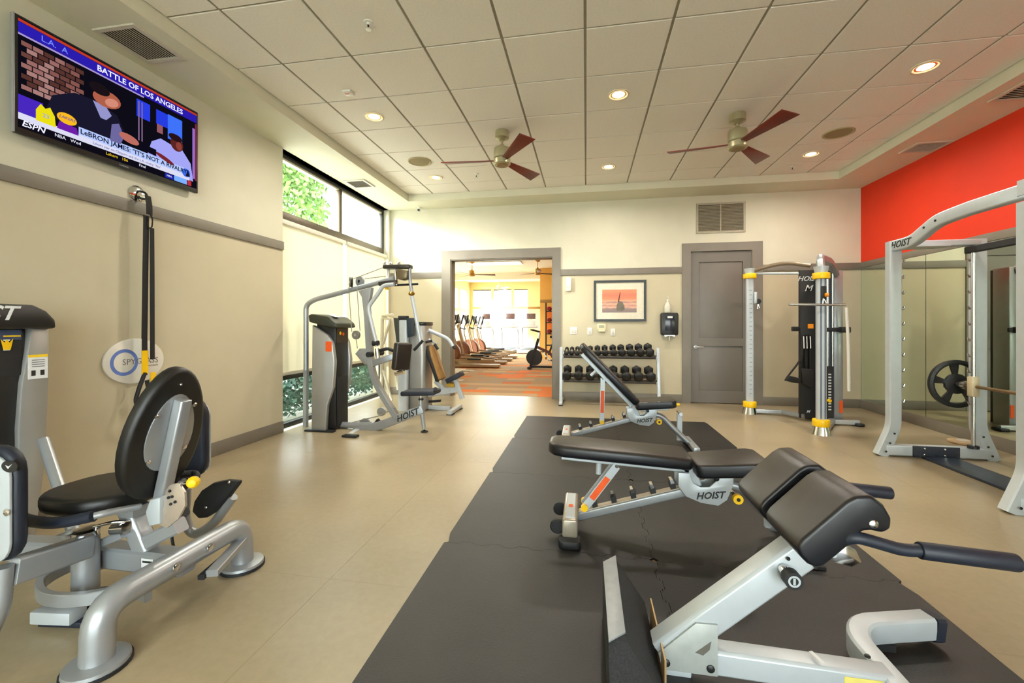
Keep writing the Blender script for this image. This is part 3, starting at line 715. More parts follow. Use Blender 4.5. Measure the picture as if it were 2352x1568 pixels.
# ------------------------------------------------------------------ things on the back wall
pf = thing('framed_picture', 'black framed orange sunset print with a white mat on the back wall', 'picture', (0.533, YB, 1.285))
g = grid_wall('frame', (0.122, 0.943), (1.287, 1.95), [(0.158, 0.907, 1.323, 1.914)], lambda u, v, d: (u, YB - d, v), 0.028, mat('black_frame', rgb(26, 30, 30), 0.4), pf); del g['kind']
MB().bx(0.158, 0.907, YB - 0.014, YB - 0.006, 1.323, 1.914).build('mat_board', mat('mat_board', rgb(222, 216, 196), 0.7), pf)
pm = bpy.data.materials.new('sunset_print'); pm.use_nodes = True; nt = pm.node_tree; bb = nt.nodes['Principled BSDF']
tc = nt.nodes.new('ShaderNodeTexCoord'); sp = nt.nodes.new('ShaderNodeSeparateXYZ'); nt.links.new(tc.outputs['Generated'], sp.inputs[0])
nz = nt.nodes.new('ShaderNodeTexNoise'); nz.inputs['Scale'].default_value = 5; mp = nt.nodes.new('ShaderNodeMapping'); mp.inputs['Scale'].default_value = (1, 1, 4)
nt.links.new(tc.outputs['Generated'], mp.inputs[0]); nt.links.new(mp.outputs[0], nz.inputs['Vector'])
ma = nt.nodes.new('ShaderNodeMath'); ma.operation = 'MULTIPLY_ADD'; ma.inputs[1].default_value = 0.16; nt.links.new(nz.outputs['Fac'], ma.inputs[0]); nt.links.new(sp.outputs['Z'], ma.inputs[2])
cr = nt.nodes.new('ShaderNodeValToRGB'); el = cr.color_ramp.elements
el[0].position = 0.08; el[0].color = rgb(112, 84, 72); el[1].position = 1.05; el[1].color = rgb(226, 120, 60)
for p_, c_ in ((0.25, (128, 96, 84)), (0.30, (226, 160, 120)), (0.38, (170, 110, 90)), (0.44, (235, 160, 115)), (0.52, (150, 98, 84)), (0.58, (232, 150, 100)), (0.66, (226, 112, 52)), (0.85, (232, 96, 40))):
    e_ = el.new(p_); e_.color = rgb(*c_)
nt.links.new(ma.outputs[0], cr.inputs[0]); nt.links.new(cr.outputs[0], bb.inputs['Base Color']); bb.inputs['Roughness'].default_value = 0.3
MB().bx(0.255, 0.795, YB - 0.0165, YB - 0.0142, 1.43, 1.80).build('print', pm, pf)
M_ROCK = mat('print_rock', rgb(112, 106, 92), 0.6, var=0.25, scale=20)
MB().prism([(0.475, 1.46), (0.485, 1.56), (0.52, 1.61), (0.57, 1.605), (0.605, 1.54), (0.61, 1.47), (0.54, 1.45)], (0, YB - 0.0172, 0), (1, 0, 0), (0, 0, 1), (0, 1, 0), 0.0012).build('print_rock', M_ROCK, pf)
MB().prism([(0.50, 1.60), (0.535, 1.76), (0.545, 1.755), (0.522, 1.60)], (0, YB - 0.0172, 0), (1, 0, 0), (0, 0, 1), (0, 1, 0), 0.0012).build('print_sail', mat('print_dark', rgb(88, 50, 40), 0.6), pf)

dp = thing('wipe_dispenser', 'black wall dispenser with a chrome lower edge beside the taupe door', 'dispenser', (1.286, YB, 1.08))
MB().prism([(-0.128, 0.0), (-0.11, -0.02), (0.11, -0.02), (0.128, 0.0), (0.132, 0.30), (0.12, 0.335), (-0.12, 0.335), (-0.132, 0.30)], (1.286, YB - 0.055, 1.085), (1, 0, 0), (0, 0, 1), (0, 1, 0), 0.11).build('housing', M_PLASTIC, dp, bevel=0.012)
MB().bx(1.216, 1.356, YB - 0.116, YB - 0.1105, 1.14, 1.36).build('window_panel', mat('smoked_plastic', rgb(38, 40, 52), 0.15), dp, bevel=0.002)
MB().bx(1.25, 1.325, YB - 0.118, YB - 0.1165, 1.335, 1.365).build('white_label', M_STKW, dp)
MB().prism([(-0.09, 0.06), (-0.07, 0.015), (-0.03, 0.03), (0.03, 0.03), (0.07, 0.015), (0.09, 0.06)], (1.286, YB - 0.06, 1.03), (1, 0, 0), (0, 0, 1), (0, 1, 0), 0.09).build('chrome_edge', M_CHROME, dp)
MB().cyl((1.286, YB - 0.07, 1.07), (1.286, YB - 0.07, 0.985), 0.014, r2=0.006).build('hanging_wipe', M_WHITE, dp)
bt = thing('spray_bottle', 'clear pump bottle standing on top of the black dispenser', 'bottle', (1.262, YB - 0.055, 1.42))
MB().lathe([(0.0, 0), (0.045, 0), (0.05, 0.02), (0.05, 0.10), (0.03, 0.15), (0.014, 0.17), (0.014, 0.18), (0.0, 0.18)], (1.262, YB - 0.055, 1.4215)).build('body', mat('milky_plastic', rgb(214, 212, 196), 0.25), bt)
MB().lathe([(0.016, 0.18), (0.016, 0.205), (0.006, 0.21), (0.006, 0.25), (0.0, 0.25)], (1.262, YB - 0.055, 1.4215)).build('pump', M_WHITE, bt)
MB().tube([(1.262, YB - 0.055, 1.665), (1.262, YB - 0.095, 1.668), (1.262, YB - 0.10, 1.655)], 0.005, 0.008).build('nozzle', M_WHITE, bt)

def plate_(lab, name, cat, x, z, w, h, extra):
    t = thing(name, lab, cat, (x, YB, z - h / 2))
    MB().bx(x - w / 2, x + w / 2, YB - 0.008, YB, z - h / 2, z + h / 2).build('cover_plate', M_WHITE, t, bevel=0.003)
    extra(t, x, z)
def rockers(n):
    def f(t, x, z):
        for k in range(n):
            xx = x + (k - (n - 1) / 2) * 0.046
            MB().box((xx, YB - 0.010, z), (0.033, 0.006, 0.066), Matrix.Rotation(0.05, 3, 'X')).build('rocker', mat('rocker_white', rgb(214, 205, 198), 0.4), t, bevel=0.001)
    return f
plate_('pinkish white double switch plate nearest the cased opening', 'light_switch', 'switch', -0.205, 1.135, 0.115, 0.118, rockers(2))
plate_('narrow white switch plate between the double plate and the thermostat', 'light_switch', 'switch', 0.055, 1.125, 0.072, 0.115, rockers(1))
plate_('narrow white switch plate right of the thermostat', 'light_switch', 'switch', 0.425, 1.11, 0.072, 0.115, rockers(1))
t = thing('thermostat', 'cream wall thermostat under the framed picture', 'thermostat', (0.25, YB, 1.15))
MB().bx(0.175, 0.31, YB - 0.028, YB, 1.145, 1.245).build('housing', mat('cream_plastic', rgb(226, 216, 178), 0.45), t, bevel=0.008)
MB().bx(0.20, 0.285, YB - 0.0295, YB - 0.0275, 1.18, 1.228).build('display', mat('lcd_grey', rgb(150, 150, 112), 0.3), t)
MB().bx(0.195, 0.30, YB - 0.034, YB, 1.118, 1.148).build('base_step', MATS['cream_plastic'], t, bevel=0.004)
t = thing('wall_sounder', 'small white box high on the wall beside the cased opening', 'wall device', (-0.29, YB, 1.79))
MB().bx(-0.335, -0.245, YB - 0.05, YB, 1.785, 2.01).build('housing', M_WHITE, t, bevel=0.012)
MB().bx(-0.32, -0.26, YB - 0.053, YB - 0.049, 1.81, 1.87).build('grille_face', mat('cream_grille', rgb(205, 200, 184), 0.6), t)

# ------------------------------------------------------------------ rubber mat tiles with jigsaw edges
M_MAT = mat('black_rubber_mat', rgb(25, 22, 20), 0.46, var=0.5, scale=2.6, bump=0.2, bscale=240)
MX = [-0.785, 0.345, 1.475]; MY = [0.0, 1.15, 2.30, 3.455, 4.55, 5.68]
def jig(a, b, fixed, axis, on, n=14):
    """Edge from a to b at the fixed coordinate, with small dovetail teeth where two mats meet."""
    pts = []
    for k in range(n):
        t0 = a + (b - a) * k / n; d = (b - a) / n
        if not on: pts.append((t0, fixed)); continue
        s_ = (0.011 if k % 2 else -0.011) * (1 if b > a else -1)
        pts += [(t0 + d * 0.12, fixed + s_ * 0.0), (t0 + d * 0.08, fixed + s_), (t0 + d * 0.92, fixed + s_), (t0 + d * 0.88, fixed)]
    return [(p, q) if axis == 'x' else (q, p) for p, q in pts]
mat_names = {(0, 4): 'black rubber mat in the far row on the window side', (1, 4): 'black rubber mat in the far row under the raised bench',
             (0, 3): 'black rubber mat of the second row by the bare floor', (1, 3): 'black rubber mat of the second row under the raised bench frame',
             (0, 2): 'black rubber mat of the third row beside the flat bench foot', (1, 2): 'black rubber mat of the third row under the flat bench seat',
             (0, 1): 'black rubber mat of the near row on the bare floor side', (1, 1): 'black rubber mat under the back extension bench',
             (0, 0): 'black rubber mat at the lower frame edge, walkway side', (1, 0): 'black rubber mat at the lower frame edge, orange wall side'}
for i in range(2):
    for j in range(5):
        x0, x1, y0, y1 = MX[i] + .0012, MX[i + 1] - .0012, MY[j] + .0012, MY[j + 1] - .0012
        out = jig(x0 + .012, x1 - .012, y0, 'x', j > 0) + jig(y0 + .012, y1 - .012, x1, 'y', i < 1) + jig(x1 - .012, x0 + .012, y1, 'x', j < 4) + jig(y1 - .012, y0 + .012, x0, 'y', i > 0)
        tag(MB().prism(out, (0, 0, 0.0055), (1, 0, 0), (0, 1, 0), (0, 0, 1), 0.011).build('rubber_mat', M_MAT), mat_names[(i, j)], 'mat', 'rubber mat tiles under the benches')
ZM = 0.011

def px_prism(pts, t, **plane):
    """Plate whose outline is given as sight points on a plane X=, Y= of the room; t is its thickness."""
    k, v = list(plane.items())[0]
    w = [at(a, b, **plane) for a, b in pts]
    if k == 'Y': return MB().prism([(p.x, p.z) for p in w], (0, v, 0), (1, 0, 0), (0, 0, 1), (0, 1, 0), t)
    if k == 'X': return MB().prism([(p.y, p.z) for p in w], (v, 0, 0), (0, 1, 0), (0, 0, 1), (1, 0, 0), t)
    return MB().prism([(p.x, p.y) for p in w], (0, 0, v), (1, 0, 0), (0, 1, 0), (0, 0, 1), t)
def bolt(parent, p, n, r=0.012, m=None, name='bolt'):
    p = V(p); n = V(n).normalized()
    return MB().lathe([(0.0, 0.0), (r, 0.0), (r, 0.004), (r * 0.6, 0.007), (0.0, 0.007)], p, n, 10).build(name, m or M_CHROME, parent)
def foot(parent, x, y, r=0.095, z=0.0):
    MB().lathe([(0.0, 0.001), (r, 0.001), (r, 0.014), (0.0, 0.014)], (x, y, z)).build('rubber_foot', M_RUBBER, parent)
    MB().lathe([(0.0, 0.014), (r * 0.95, 0.014), (r * 0.93, 0.026), (r * 0.6, 0.032), (0.0, 0.032)], (x, y, z)).build('foot_plate', M_SILVER, parent)
ITAL = 0.35

# ------------------------------------------------------------------ inner and outer thigh machine, nearest on the left
YA = 1.575
A = thing('thigh_machine', 'silver seated thigh machine with black oval backrest and curved rear tube foot', 'exercise machine', (-2.3, YA, 0))
P = lambda a, b, y=YA: at(a, b, Y=y)
# weight tower
MB().bx(-3.38, -3.07, 1.29, 1.87, 0.01, 1.21).build('tower_core', M_PLASTIC, A, bevel=0.01)
side = [(1.962, 1.235), (1.962, 0.95), (1.945, 0.45), (1.90, 0.03), (1.86, 0.005), (1.845, 0.22), (1.828, 0.45), (1.826, 0.66), (1.84, 0.9), (1.868, 1.1), (1.885, 1.235)]
for s_ in (1, -1):
    pts = [((y - YA) * s_ + YA, z) for y, z in side]
    MB().prism(pts, (-3.21, 0, 0), (0, 1, 0), (0, 0, 1), (1, 0, 0), 0.34).build('side_shroud', M_SHROUD, A, bevel=0.012)
cap = MB().prism([(1.18, 1.205), (1.97, 1.205), (1.965, 1.255), (1.925, 1.305), (1.87, 1.337), (1.28, 1.337), (1.225, 1.305), (1.185, 1.255)], (-3.20, 0, 0), (0, 1, 0), (0, 0, 1), (1, 0, 0), 0.40).build('tower_cap', M_PLASTIC, A, bevel=0.015)
text('lettering', 'HOIST', 0.105, M_STKW, (-2.998, 1.635, 1.285), (0, 1, 0), (0, 0, 1), cap, 0.001, shear=ITAL, bold=0.002)
MB().bx(-3.068, -3.062, 1.32, 1.85, 1.145, 1.20).build('header_band', mat('blue_grey_band', rgb(58, 74, 104), 0.5), A)
MB().bx(-3.068, -3.063, 1.32, 1.85, 0.95, 1.142).build('instruction_panel', M_INK, A)
px_prism([(2, 779), (10, 787), (16, 779), (22, 787), (30, 778), (24, 803), (8, 803)], 0.003, X=-3.059).build('yellow_emblem', M_YELLOW, A)
for k, yy in enumerate((771, 780, 791, 801)):
    MB().bx(-3.061, -3.058, 1.775, 1.845 if k == 0 else 1.80, at(60, yy, X=-3.06).z - 0.004, at(60, yy, X=-3.06).z + 0.004).build('instruction_line', M_STKY if k == 0 else M_STKW, A)
for yy in (1.66, 1.725): MB().cyl((-3.055, yy, 0.42), (-3.055, yy, 0.94), 0.010).build('guide_rod', M_STEEL, A)
MB().bx(-3.065, -3.0, 1.4, 1.78, 0.02, 0.42).build('stack_cover', M_RUBBER, A, bevel=0.02)
MB().bx(-3.038, -3.0355, 1.862, 1.95, 0.925, 1.06).build('notice', M_STKW, A)
MB().bx(-3.0355, -3.034, 1.862, 1.95, 1.046, 1.06).build('notice_band', M_STKY, A)
for yy, zz in ((1.885, 0.955), (1.925, 0.955)): MB().bx(-3.0355, -3.034, yy - 0.009, yy + 0.009, zz - 0.012, zz + 0.018).build('notice_mark', M_INK, A)
for k in range(4): MB().bx(-3.0355, -3.034, 1.878, 1.935, 0.992 + k * 0.012, 0.996 + k * 0.012).build('notice_line', mat('print_grey', rgb(120, 120, 124), 0.6), A)
MB().lathe([(0.0, 0), (0.006, 0), (0.006, 0.018), (0.014, 0.02), (0.014, 0.03), (0.0, 0.032)], (-3.12, 1.963, 1.165), (0, 1, 0), 12).build('shroud_knob', M_CHROME, A)
# rear cross tube on two disc feet
MB().tube([(-1.725, 1.250, 0.03), (-1.725, 1.255, 0.215), (-1.72, 1.895, 0.215), (-1.72, 1.90, 0.03)], 0.050, 0.14, 18).build('rear_tube', M_SILVER, A)
foot(A, -1.725, 1.250, 0.10); foot(A, -1.72, 1.90, 0.10)
for y in (1.50, 1.66): bolt(A, (-1.67, y, 0.225), (1, 0, 0), 0.016)
# spine and floor loop
MB().beam([(-1.70, YA, 0.20), (-2.22, YA, 0.20), (-3.05, YA, 0.16)], 0.085, 0.095, bend=0.1).build('spine_beam', M_SILVER, A)
q = at(338, 1332, Y=YA - 0.0445)
MB().bx(q.x - 0.03, q.x + 0.03, YA - 0.0445, YA - 0.0432, 0.165, 0.225).build('serial_label', M_STKW, A)
MB().bx(q.x - 0.024, q.x + 0.024, YA - 0.0455, YA - 0.0443, 0.208, 0.216).build('serial_print', M_INK, A)
loop = [at(300, 1352, Z=0.125), at(190, 1378, Z=0.125), at(95, 1376, Z=0.125), at(88, 1335, Z=0.125), at(175, 1290, Z=0.125)]
MB().beam([V((-1.76, 1.46, 0.125))] + loop + [V((-2.2, 1.62, 0.125))], 0.028, 0.052, bend=0.11).build('floor_loop', M_SILVER, A)
q = at(135, 1420, Z=0.03)
MB().box((q.x, q.y, 0.05), (0.17, 0.07, 0.05), Matrix.Rotation(0.12, 3, 'Z')).build('stabiliser_foot', M_PALE, A, bevel=0.005)
MB().box((q.x + 0.02, q.y + 0.02, 0.013), (0.2, 0.06, 0.024), Matrix.Rotation(0.12, 3, 'Z')).build('stabiliser_pad', M_BLUEBLK, A, bevel=0.004)
MB().beam([(-1.62, 1.62, 0.135), (-1.70, 1.88, 0.15)], 0.05, 0.03).build('lever_bracket', M_SILVER, A)
MB().beam([(-1.655, 1.60, 0.125), (-1.68, 1.76, 0.135)], 0.03, 0.022).build('lever_grip', M_RUBBER, A)
# pivot post and near swing arm with thigh pad
q0, q1 = P(197, 1205, 1.48), P(197, 1340, 1.48)
MB().cyl((q0.x, 1.48, 0.33), (q0.x, 1.48, 0.045), 0.046, 20).build('pivot_post', M_SILVER, A)
MB().lathe([(0.0, 0), (0.047, 0), (0.047, 0.022), (0.036, 0.03), (0.0, 0.03)], (q0.x, 1.48, 0.33)).build('post_collar', M_CHROME, A)
MB().lathe([(0.0, 0.0), (0.075, 0.0), (0.075, 0.02), (0.05, 0.03), (0.0, 0.03)], (q0.x - 0.03, 1.52, 0.02)).build('post_base', M_BLUEBLK, A)
a0, a1 = P(205, 1252, 1.47), P(28, 1312, 1.22)
MB().beam([a0, a1], 0.055, 0.095).build('swing_arm', M_SILVER, A, bevel=0.004)
d = (a1 - a0).normalized(); nn = d.cross(V((0, 0, 1))).normalized(); nn = nn if nn.y < 0 else -nn
MB().prism([(-0.055, -0.013), (0.055, -0.013), (0.055, 0.013), (-0.055, 0.013)], a0.lerp(a1, 0.52) + nn * 0.0285, d, d.cross(nn), nn, 0.0015).build('warning_label', M_STKY, A)
MB().tube([P(12, 1300, 1.2), P(6, 1395, 1.2), P(-20, 1450, 1.2)], 0.024, 0.05).build('foot_tube', M_SILVER, A)
def thigh_pad(xc, yc, zc, s_):
    MB().prism(rrect(0.27, 0.42, 0.09), (xc + 0.015, yc - s_ * 0.02, zc), (1, 0, 0), (0, 0, 1), (0, 1, 0), 0.045).build('thigh_pad', M_BLUEBLK, A, bevel=0.018, bseg=3)
    MB().prism(rrect(0.215, 0.385, 0.075), (xc + 0.035, yc + s_ * 0.008, zc - 0.01), (1, 0, 0), (0, 0, 1), (0, 1, 0), 0.010).build('pad_plate', M_PALE, A, bevel=0.003)
q = P(20, 1175, 1.19)
thigh_pad(q.x - 0.135, 1.20, 0.575, -1)
bolt(A, (q.x, 1.186, q.z), (0, -1, 0), 0.013)
e = P(22, 1071, 1.185)
MB().prism(oval(0.036, 0.021), (e.x, 1.1855, e.z), (1, 0, 0), (0, 0, 1), (0, 1, 0), 0.003).build('badge', M_INK, A)
MB().prism([(-0.016, 0.004), (-0.004, -0.008), (0.014, 0.010), (-0.002, 0.000)], (e.x, 1.1835, e.z), (1, 0, 0), (0, 0, 1), (0, 1, 0), 0.002).build('badge_mark', M_STKW, A)
q = P(472, 990, 1.93)
thigh_pad(q.x - 0.12, 1.93, 0.64, 1)
MB().tube([P(446, 1085, 1.9), P(468, 1080, 1.93), P(470, 1050, 1.95)], 0.018, 0.03).build('pad_bracket', M_CHROME, A)
# seat, grips and seat post
MB().prism(oval(0.205, 0.185, 28, 2.6), (-2.125, YA, 0.475), (1, 0, 0), (0, 1, 0), (0, 0, 1), 0.075).build('seat', M_VINYL, A, bevel=0.026, bseg=3)
for s_ in (-1, 1):
    y = YA + s_ * 0.222
    g = [(-2.33, y - s_ * 0.03, 0.455), (-2.22, y, 0.44), (-2.06, y, 0.44), (-1.925, y - s_ * 0.03, 0.468)]
    MB().tube(g, 0.022, 0.08).build('grip', M_BLUEBLK, A)
    MB().tube([(-2.375, y - s_ * 0.05, 0.46), (-2.33, y - s_ * 0.03, 0.455)], 0.016).build('grip_end', M_CHROME, A)
    MB().tube([(-1.925, y - s_ * 0.03, 0.468), (-1.90, y - s_ * 0.06, 0.47), (-1.88, YA + s_ * 0.05, 0.45)], 0.014, 0.02).build('grip_end', M_SILVER, A)
MB().beam([P(300, 1170), P(350, 1296)], 0.07, 0.075, up=(1, 0, 0.3)).build('seat_post', M_SILVER, A, bevel=0.004)
MB().beam([P(330, 1248), P(415, 1205)], 0.06, 0.06).build('tilt_beam', M_SILVER, A)
px_prism([(352, 1168), (362, 1140), (385, 1135), (385, 1195), (360, 1200)], 0.07, Y=YA - 0.02).build('seat_bracket', M_PALE, A, bevel=0.006)
MB().beam([(-2.16, YA, 0.43), (-1.93, YA, 0.41)], 0.08, 0.045).build('seat_rail', M_SILVER, A)
MB().tube([P(215, 1210, 1.5), P(260, 1198, 1.5), P(305, 1196, 1.55)], 0.007, 0.05).build('link_rod', M_CHROME, A)
MB().cyl(P(262, 1215, 1.52), P(292, 1212, 1.52), 0.024).build('link_joint', M_CHROME, A)
MB().beam([P(225, 1250, 1.53), P(285, 1225, 1.53)], 0.03, 0.035).build('link_bar', M_SILVER, A)
# backrest: reclined egg-shaped pad, back plate and post
bt_, bb_ = V((-1.735, YA, 1.035)), V((-1.875, YA, 0.475)); up = (bt_ - bb_).normalized(); nb = V((up.z, 0, -up.x))
mid = (bt_ + bb_) / 2
egg = [(0.172 * math.cos(t) * (1 - 0.12 * math.sin(t)), 0.295 * math.sin(t)) for t in [2 * PI * i / 36 for i in range(36)]]
MB().prism(egg, mid - nb * 0.012, (0, 1, 0), up, nb, 0.062).build('backrest', M_VINYL, A, bevel=0.022, bseg=3)
egg2 = [(a * 0.62, b * 0.58 + 0.01) for a, b in egg]
MB().prism(egg2, mid + nb * 0.022, (0, 1, 0), up, nb, 0.006).build('back_plate', M_SILVER, A, bevel=0.002)
MB().beam([mid + up * 0.165 + nb * 0.048, mid - up * 0.33 + nb * 0.048], 0.052, 0.05, up=nb).build('back_post', M_SILVER, A, bevel=0.004)
for a, b in ((-0.085, 0.10), (0.085, 0.12), (-0.08, -0.10), (0.08, -0.08)): bolt(A, mid + V((0, a, 0)) + up * b + nb * 0.0255, nb, 0.010)
for b in (0.225, -0.23): bolt(A, mid + up * b + nb * 0.0195, nb, 0.006)
px_prism([(383, 1125), (392, 1112), (412, 1108), (426, 1130), (428, 1160), (412, 1190), (385, 1212), (362, 1200), (378, 1165)], 0.012, Y=1.54).build('quadrant_plate', mat('nickel_plate', rgb(196, 182, 166), 0.3, 0.5), A, bevel=0.002)
for a, b in ((391, 1127), (396, 1140), (403, 1152), (388, 1142), (393, 1157)): bolt(A, at(a, b, Y=1.533), (0, -1, 0), 0.006, M_INK, 'quadrant_hole')
MB().cyl(P(414, 1108, 1.56), P(440, 1105, 1.50), 0.010).build('pin_rod', M_CHROME, A)
q = P(444, 1107, 1.5)
MB().lathe([(0.0, -0.022), (0.014, -0.02), (0.023, -0.008), (0.023, 0.008), (0.014, 0.02), (0.0, 0.022)], q, (0.6, -1, 0)).build('yellow_knob', M_YELLOW, A)
MB().tube([P(413, 1090, 1.7), P(445, 1085, 1.75), P(455, 1095, 1.72), P(420, 1120, 1.68)], 0.016, 0.03).build('tension_hose', M_RUBBER, A)
MB().cyl(P(405, 1190, 1.62), P(425, 1175, 1.62), 0.022).build('damper', M_RUBBER, A)
# far foot rest
MB().tube([P(428, 1120, 1.92), P(424, 1195, 1.92), P(445, 1232, 1.93), P(490, 1205, 1.95), P(535, 1140, 1.95)], 0.024, 0.06).build('foot_tube', M_SILVER, A)
px_prism([(447, 1172), (452, 1148), (468, 1124), (494, 1107), (525, 1101), (552, 1103), (551, 1111), (528, 1142), (502, 1172), (480, 1186), (462, 1188)], 0.035, Y=1.935).build('foot_rest', M_RUBBER, A, bevel=0.008)
bolt(A, P(474, 1164, 1.9165), (0, -1, 0), 0.008); bolt(A, P(527, 1107, 1.9165), (0, -1, 0), 0.007)
# tubes that tie the frame to the tower
MB().tube([at(100, 1010, Y=1.88), at(170, 1222, Y=1.74)], 0.027).build('brace_tube', M_SILVER, A)
MB().tube([at(172, 1222, Y=1.70), at(80, 1262, Y=1.62)], 0.024).build('brace_tube', M_SILVER, A)
MB().cyl(at(84, 1262, Y=1.60), at(64, 1268, Y=1.58), 0.026).build('brace_joint', M_CHROME, A)
MB().tube([at(392, 1200, Y=1.62), at(396, 1245, Y=1.62), at(404, 1275, Y=1.64)], 0.006, 0.02).build('cable', M_IRON, A)

# ------------------------------------------------------------------ lat pulldown machine by the window
YL = 4.65
B = thing('lat_pulldown_machine', 'tall silver pulldown machine with weight tower in front of the cream blind', 'exercise machine', (-2.6, YL, 0))
Q = lambda a, b, y=YL: at(a, b, Y=y)
for yc in (4.485, 4.815):
    MB().prism([(p.x, p.z) for p in (Q(a, b, 4.46) for a, b in ((715, 990), (748, 990), (752, 930), (765, 890), (769, 830), (763, 785), (752, 768), (717, 745)))], (0, yc, 0), (1, 0, 0), (0, 0, 1), (0, 1, 0), 0.06).build('side_shroud', M_SHROUD, B, bevel=0.015)
MB().bx(-3.10, -2.86, 4.515, 4.785, 0.02, 1.26).build('tower_core', M_PLASTIC, B, bevel=0.01)
MB().prism([(-3.15, 1.26), (-2.84, 1.19), (-2.80, 1.20), (-2.82, 1.25), (-2.92, 1.325), (-3.12, 1.355), (-3.16, 1.34)], (0, YL, 0), (1, 0, 0), (0, 0, 1), (0, 1, 0), 0.42).build('tower_cap', mat('olive_black_plastic', rgb(48, 50, 38), 0.4), B, bevel=0.015)
MB().box((-2.935, 4.60, 1.338), (0.11, 0.11, 0.002), Matrix.Rotation(0.32, 3, 'Y')).build('cap_label', M_STKW, B)
p = Q(755, 795, 4.452); MB().bx(p.x - 0.04, p.x + 0.035, 4.4525, 4.4545, p.z - 0.06, p.z + 0.055).build('orange_notice', M_STKO, B)
MB().bx(-2.858, -2.853, 4.53, 4.77, 1.02, 1.2).build('instruction_panel', mat('dark_brown_panel', rgb(66, 50, 34), 0.5), B)
bolt(B, (-2.852, 4.60, 1.13), (1, 0, 0), 0.02, M_YELLOW, 'emblem'); bolt(B, (-2.852, 4.66, 1.12), (1, 0, 0), 0.02, M_STKO, 'emblem')
MB().bx(-2.858, -2.85, 4.54, 4.76, 0.05, 0.62).build('stack_window', M_RUBBER, B, bevel=0.004)
for s_ in (-1, 1): MB().bx(-3.2, -2.84, YL + s_ * 0.19 - 0.03, YL + s_ * 0.19 + 0.03, 0.001, 0.02).build('tower_foot', M_RUBBER, B)
MB().tube([Q(703, 850), Q(703, 700), Q(722, 688), Q(872, 648), Q(905, 640)], 0.030, 0.12, 14).build('top_tube', M_SILVER, B)
MB().beam([Q(703, 850), Q(702, 985)], 0.05, 0.05, up=(0, 1, 0)).build('rear_upright', M_SILVER, B)
post = [Q(838, 668), Q(845, 720), Q(850, 815), Q(856, 862), Q(878, 905), Q(913, 960)]
MB().beam(post, 0.065, 0.085, up=(0, 1, 0), bend=0.12).build('main_post', M_SILVER, B)
px_prism([(826, 668), (856, 660), (852, 684), (848, 702), (838, 690)], 0.07, Y=YL).build('gusset', M_SILVER, B, bevel=0.004)
for s_ in (-1, 1):
    y = YL + s_ * 0.10
    MB().tube([Q(905, 653, y), Q(880, 655, y), Q(870, 672, y), Q(845, 706, y), Q(866, 795, y)], 0.023, 0.06).build('lever_tube', M_PALE, B)
    MB().cyl(Q(863, 788, y) + V((-0.035, 0, 0)), Q(863, 788, y) + V((0.035, 0, 0)), 0.032, 14).build('lever_collar', M_RUBBER, B)
    MB().cyl(Q(866, 800, y) , Q(868, 822, y), 0.025).build('lever_socket', M_CHROME, B)
    MB().cyl((Q(862, 812).x, y - s_ * 0.02, Q(862, 812).z), (Q(862, 812).x, y + s_ * 0.07, Q(862, 812).z), 0.03).build('roller_end', M_RUBBER, B)
def pulley(px, py, r, y, ax=(0, 1, 0), m=None):
    c = Q(px, py, y)
    MB().lathe([(0.0, -0.014), (r, -0.014), (r * 0.88, 0.0), (r, 0.014), (0.0, 0.014)], c, ax).build('pulley', m or M_SILVER, B)
    MB().lathe([(0.0, -0.019), (r * 0.3, -0.019), (r * 0.3, 0.019), (0.0, 0.019)], c, ax, 12).build('pulley_hub', M_CHROME, B)
    return c
pulley(806, 648, 0.062, YL - 0.05, (0.75, 0.65, 0), M_IRON); pulley(827, 646, 0.06, YL + 0.03, (0.3, 1, 0)); c1 = pulley(818, 769, 0.052, YL - 0.02, (0.2, 1, 0), mat('grey_pulley', rgb(126, 124, 116), 0.5))
pulley(838, 974, 0.07, YL + 0.04); pulley(876, 945, 0.05, YL + 0.05)
M_CABLE = mat('steel_cable', rgb(150, 144, 126), 0.5, 0.2)
for pts in ([(801, 660), (808, 762)], [(820, 664), (827, 760)], [(818, 778), (821, 800)], [(812, 640), (886, 612)], [(838, 640), (886, 634)]):
    MB().tube([Q(a, b, YL - 0.03) for a, b in pts], 0.005, 0, 6).build('cable', M_CABLE, B)
px_prism([(818, 812), (828, 800), (852, 800), (852, 838), (838, 836)], 0.05, Y=YL).build('cam_plate', mat('grey_cam', rgb(150, 152, 150), 0.4, 0.3), B, bevel=0.005)
MB().beam([Q(852, 836), Q(905, 818)], 0.06, 0.075).build('pad_arm', M_SILVER, B, bevel=0.004)
MB().tube([Q(870, 806), Q(890, 800), Q(903, 805)], 0.02, 0.03).build('adjuster', M_RUBBER, B)
# head with guide posts and pulleys
for a in (893, 909):
    MB().cyl(Q(a + 2, 655), Q(a - 2, 612), 0.016).build('head_post', M_CHROME, B)
MB().bx(Q(884, 620).x, Q(944, 620).x, YL - 0.06, YL + 0.06, Q(900, 618).z, Q(900, 609).z).build('head_top', mat('dark_head', rgb(64, 60, 54), 0.35, 0.5), B, bevel=0.01)
px_prism([(916, 619), (940, 622), (938, 640), (926, 644), (914, 640)], 0.11, Y=YL).build('head_block', mat('bronze_block', rgb(118, 104, 78), 0.35, 0.6), B, bevel=0.006)
for a in (886, 900, 918): 
    MB().lathe([(0.0, 0), (0.022, 0), (0.022, 0.02), (0.012, 0.035), (0.0, 0.035)], Q(a, 609) + V((0, -0.02, 0)), (0, 0, 1), 12).build('head_bolt', M_CHROME, B)
MB().beam([Q(872, 652), Q(912, 648)], 0.07, 0.05).build('head_base', mat('dark_head', rgb(64, 60, 54)), B, bevel=0.004)
MB().tube([Q(905, 655), Q(960, 652)], 0.013).build('cross_handle', M_IRON, B)
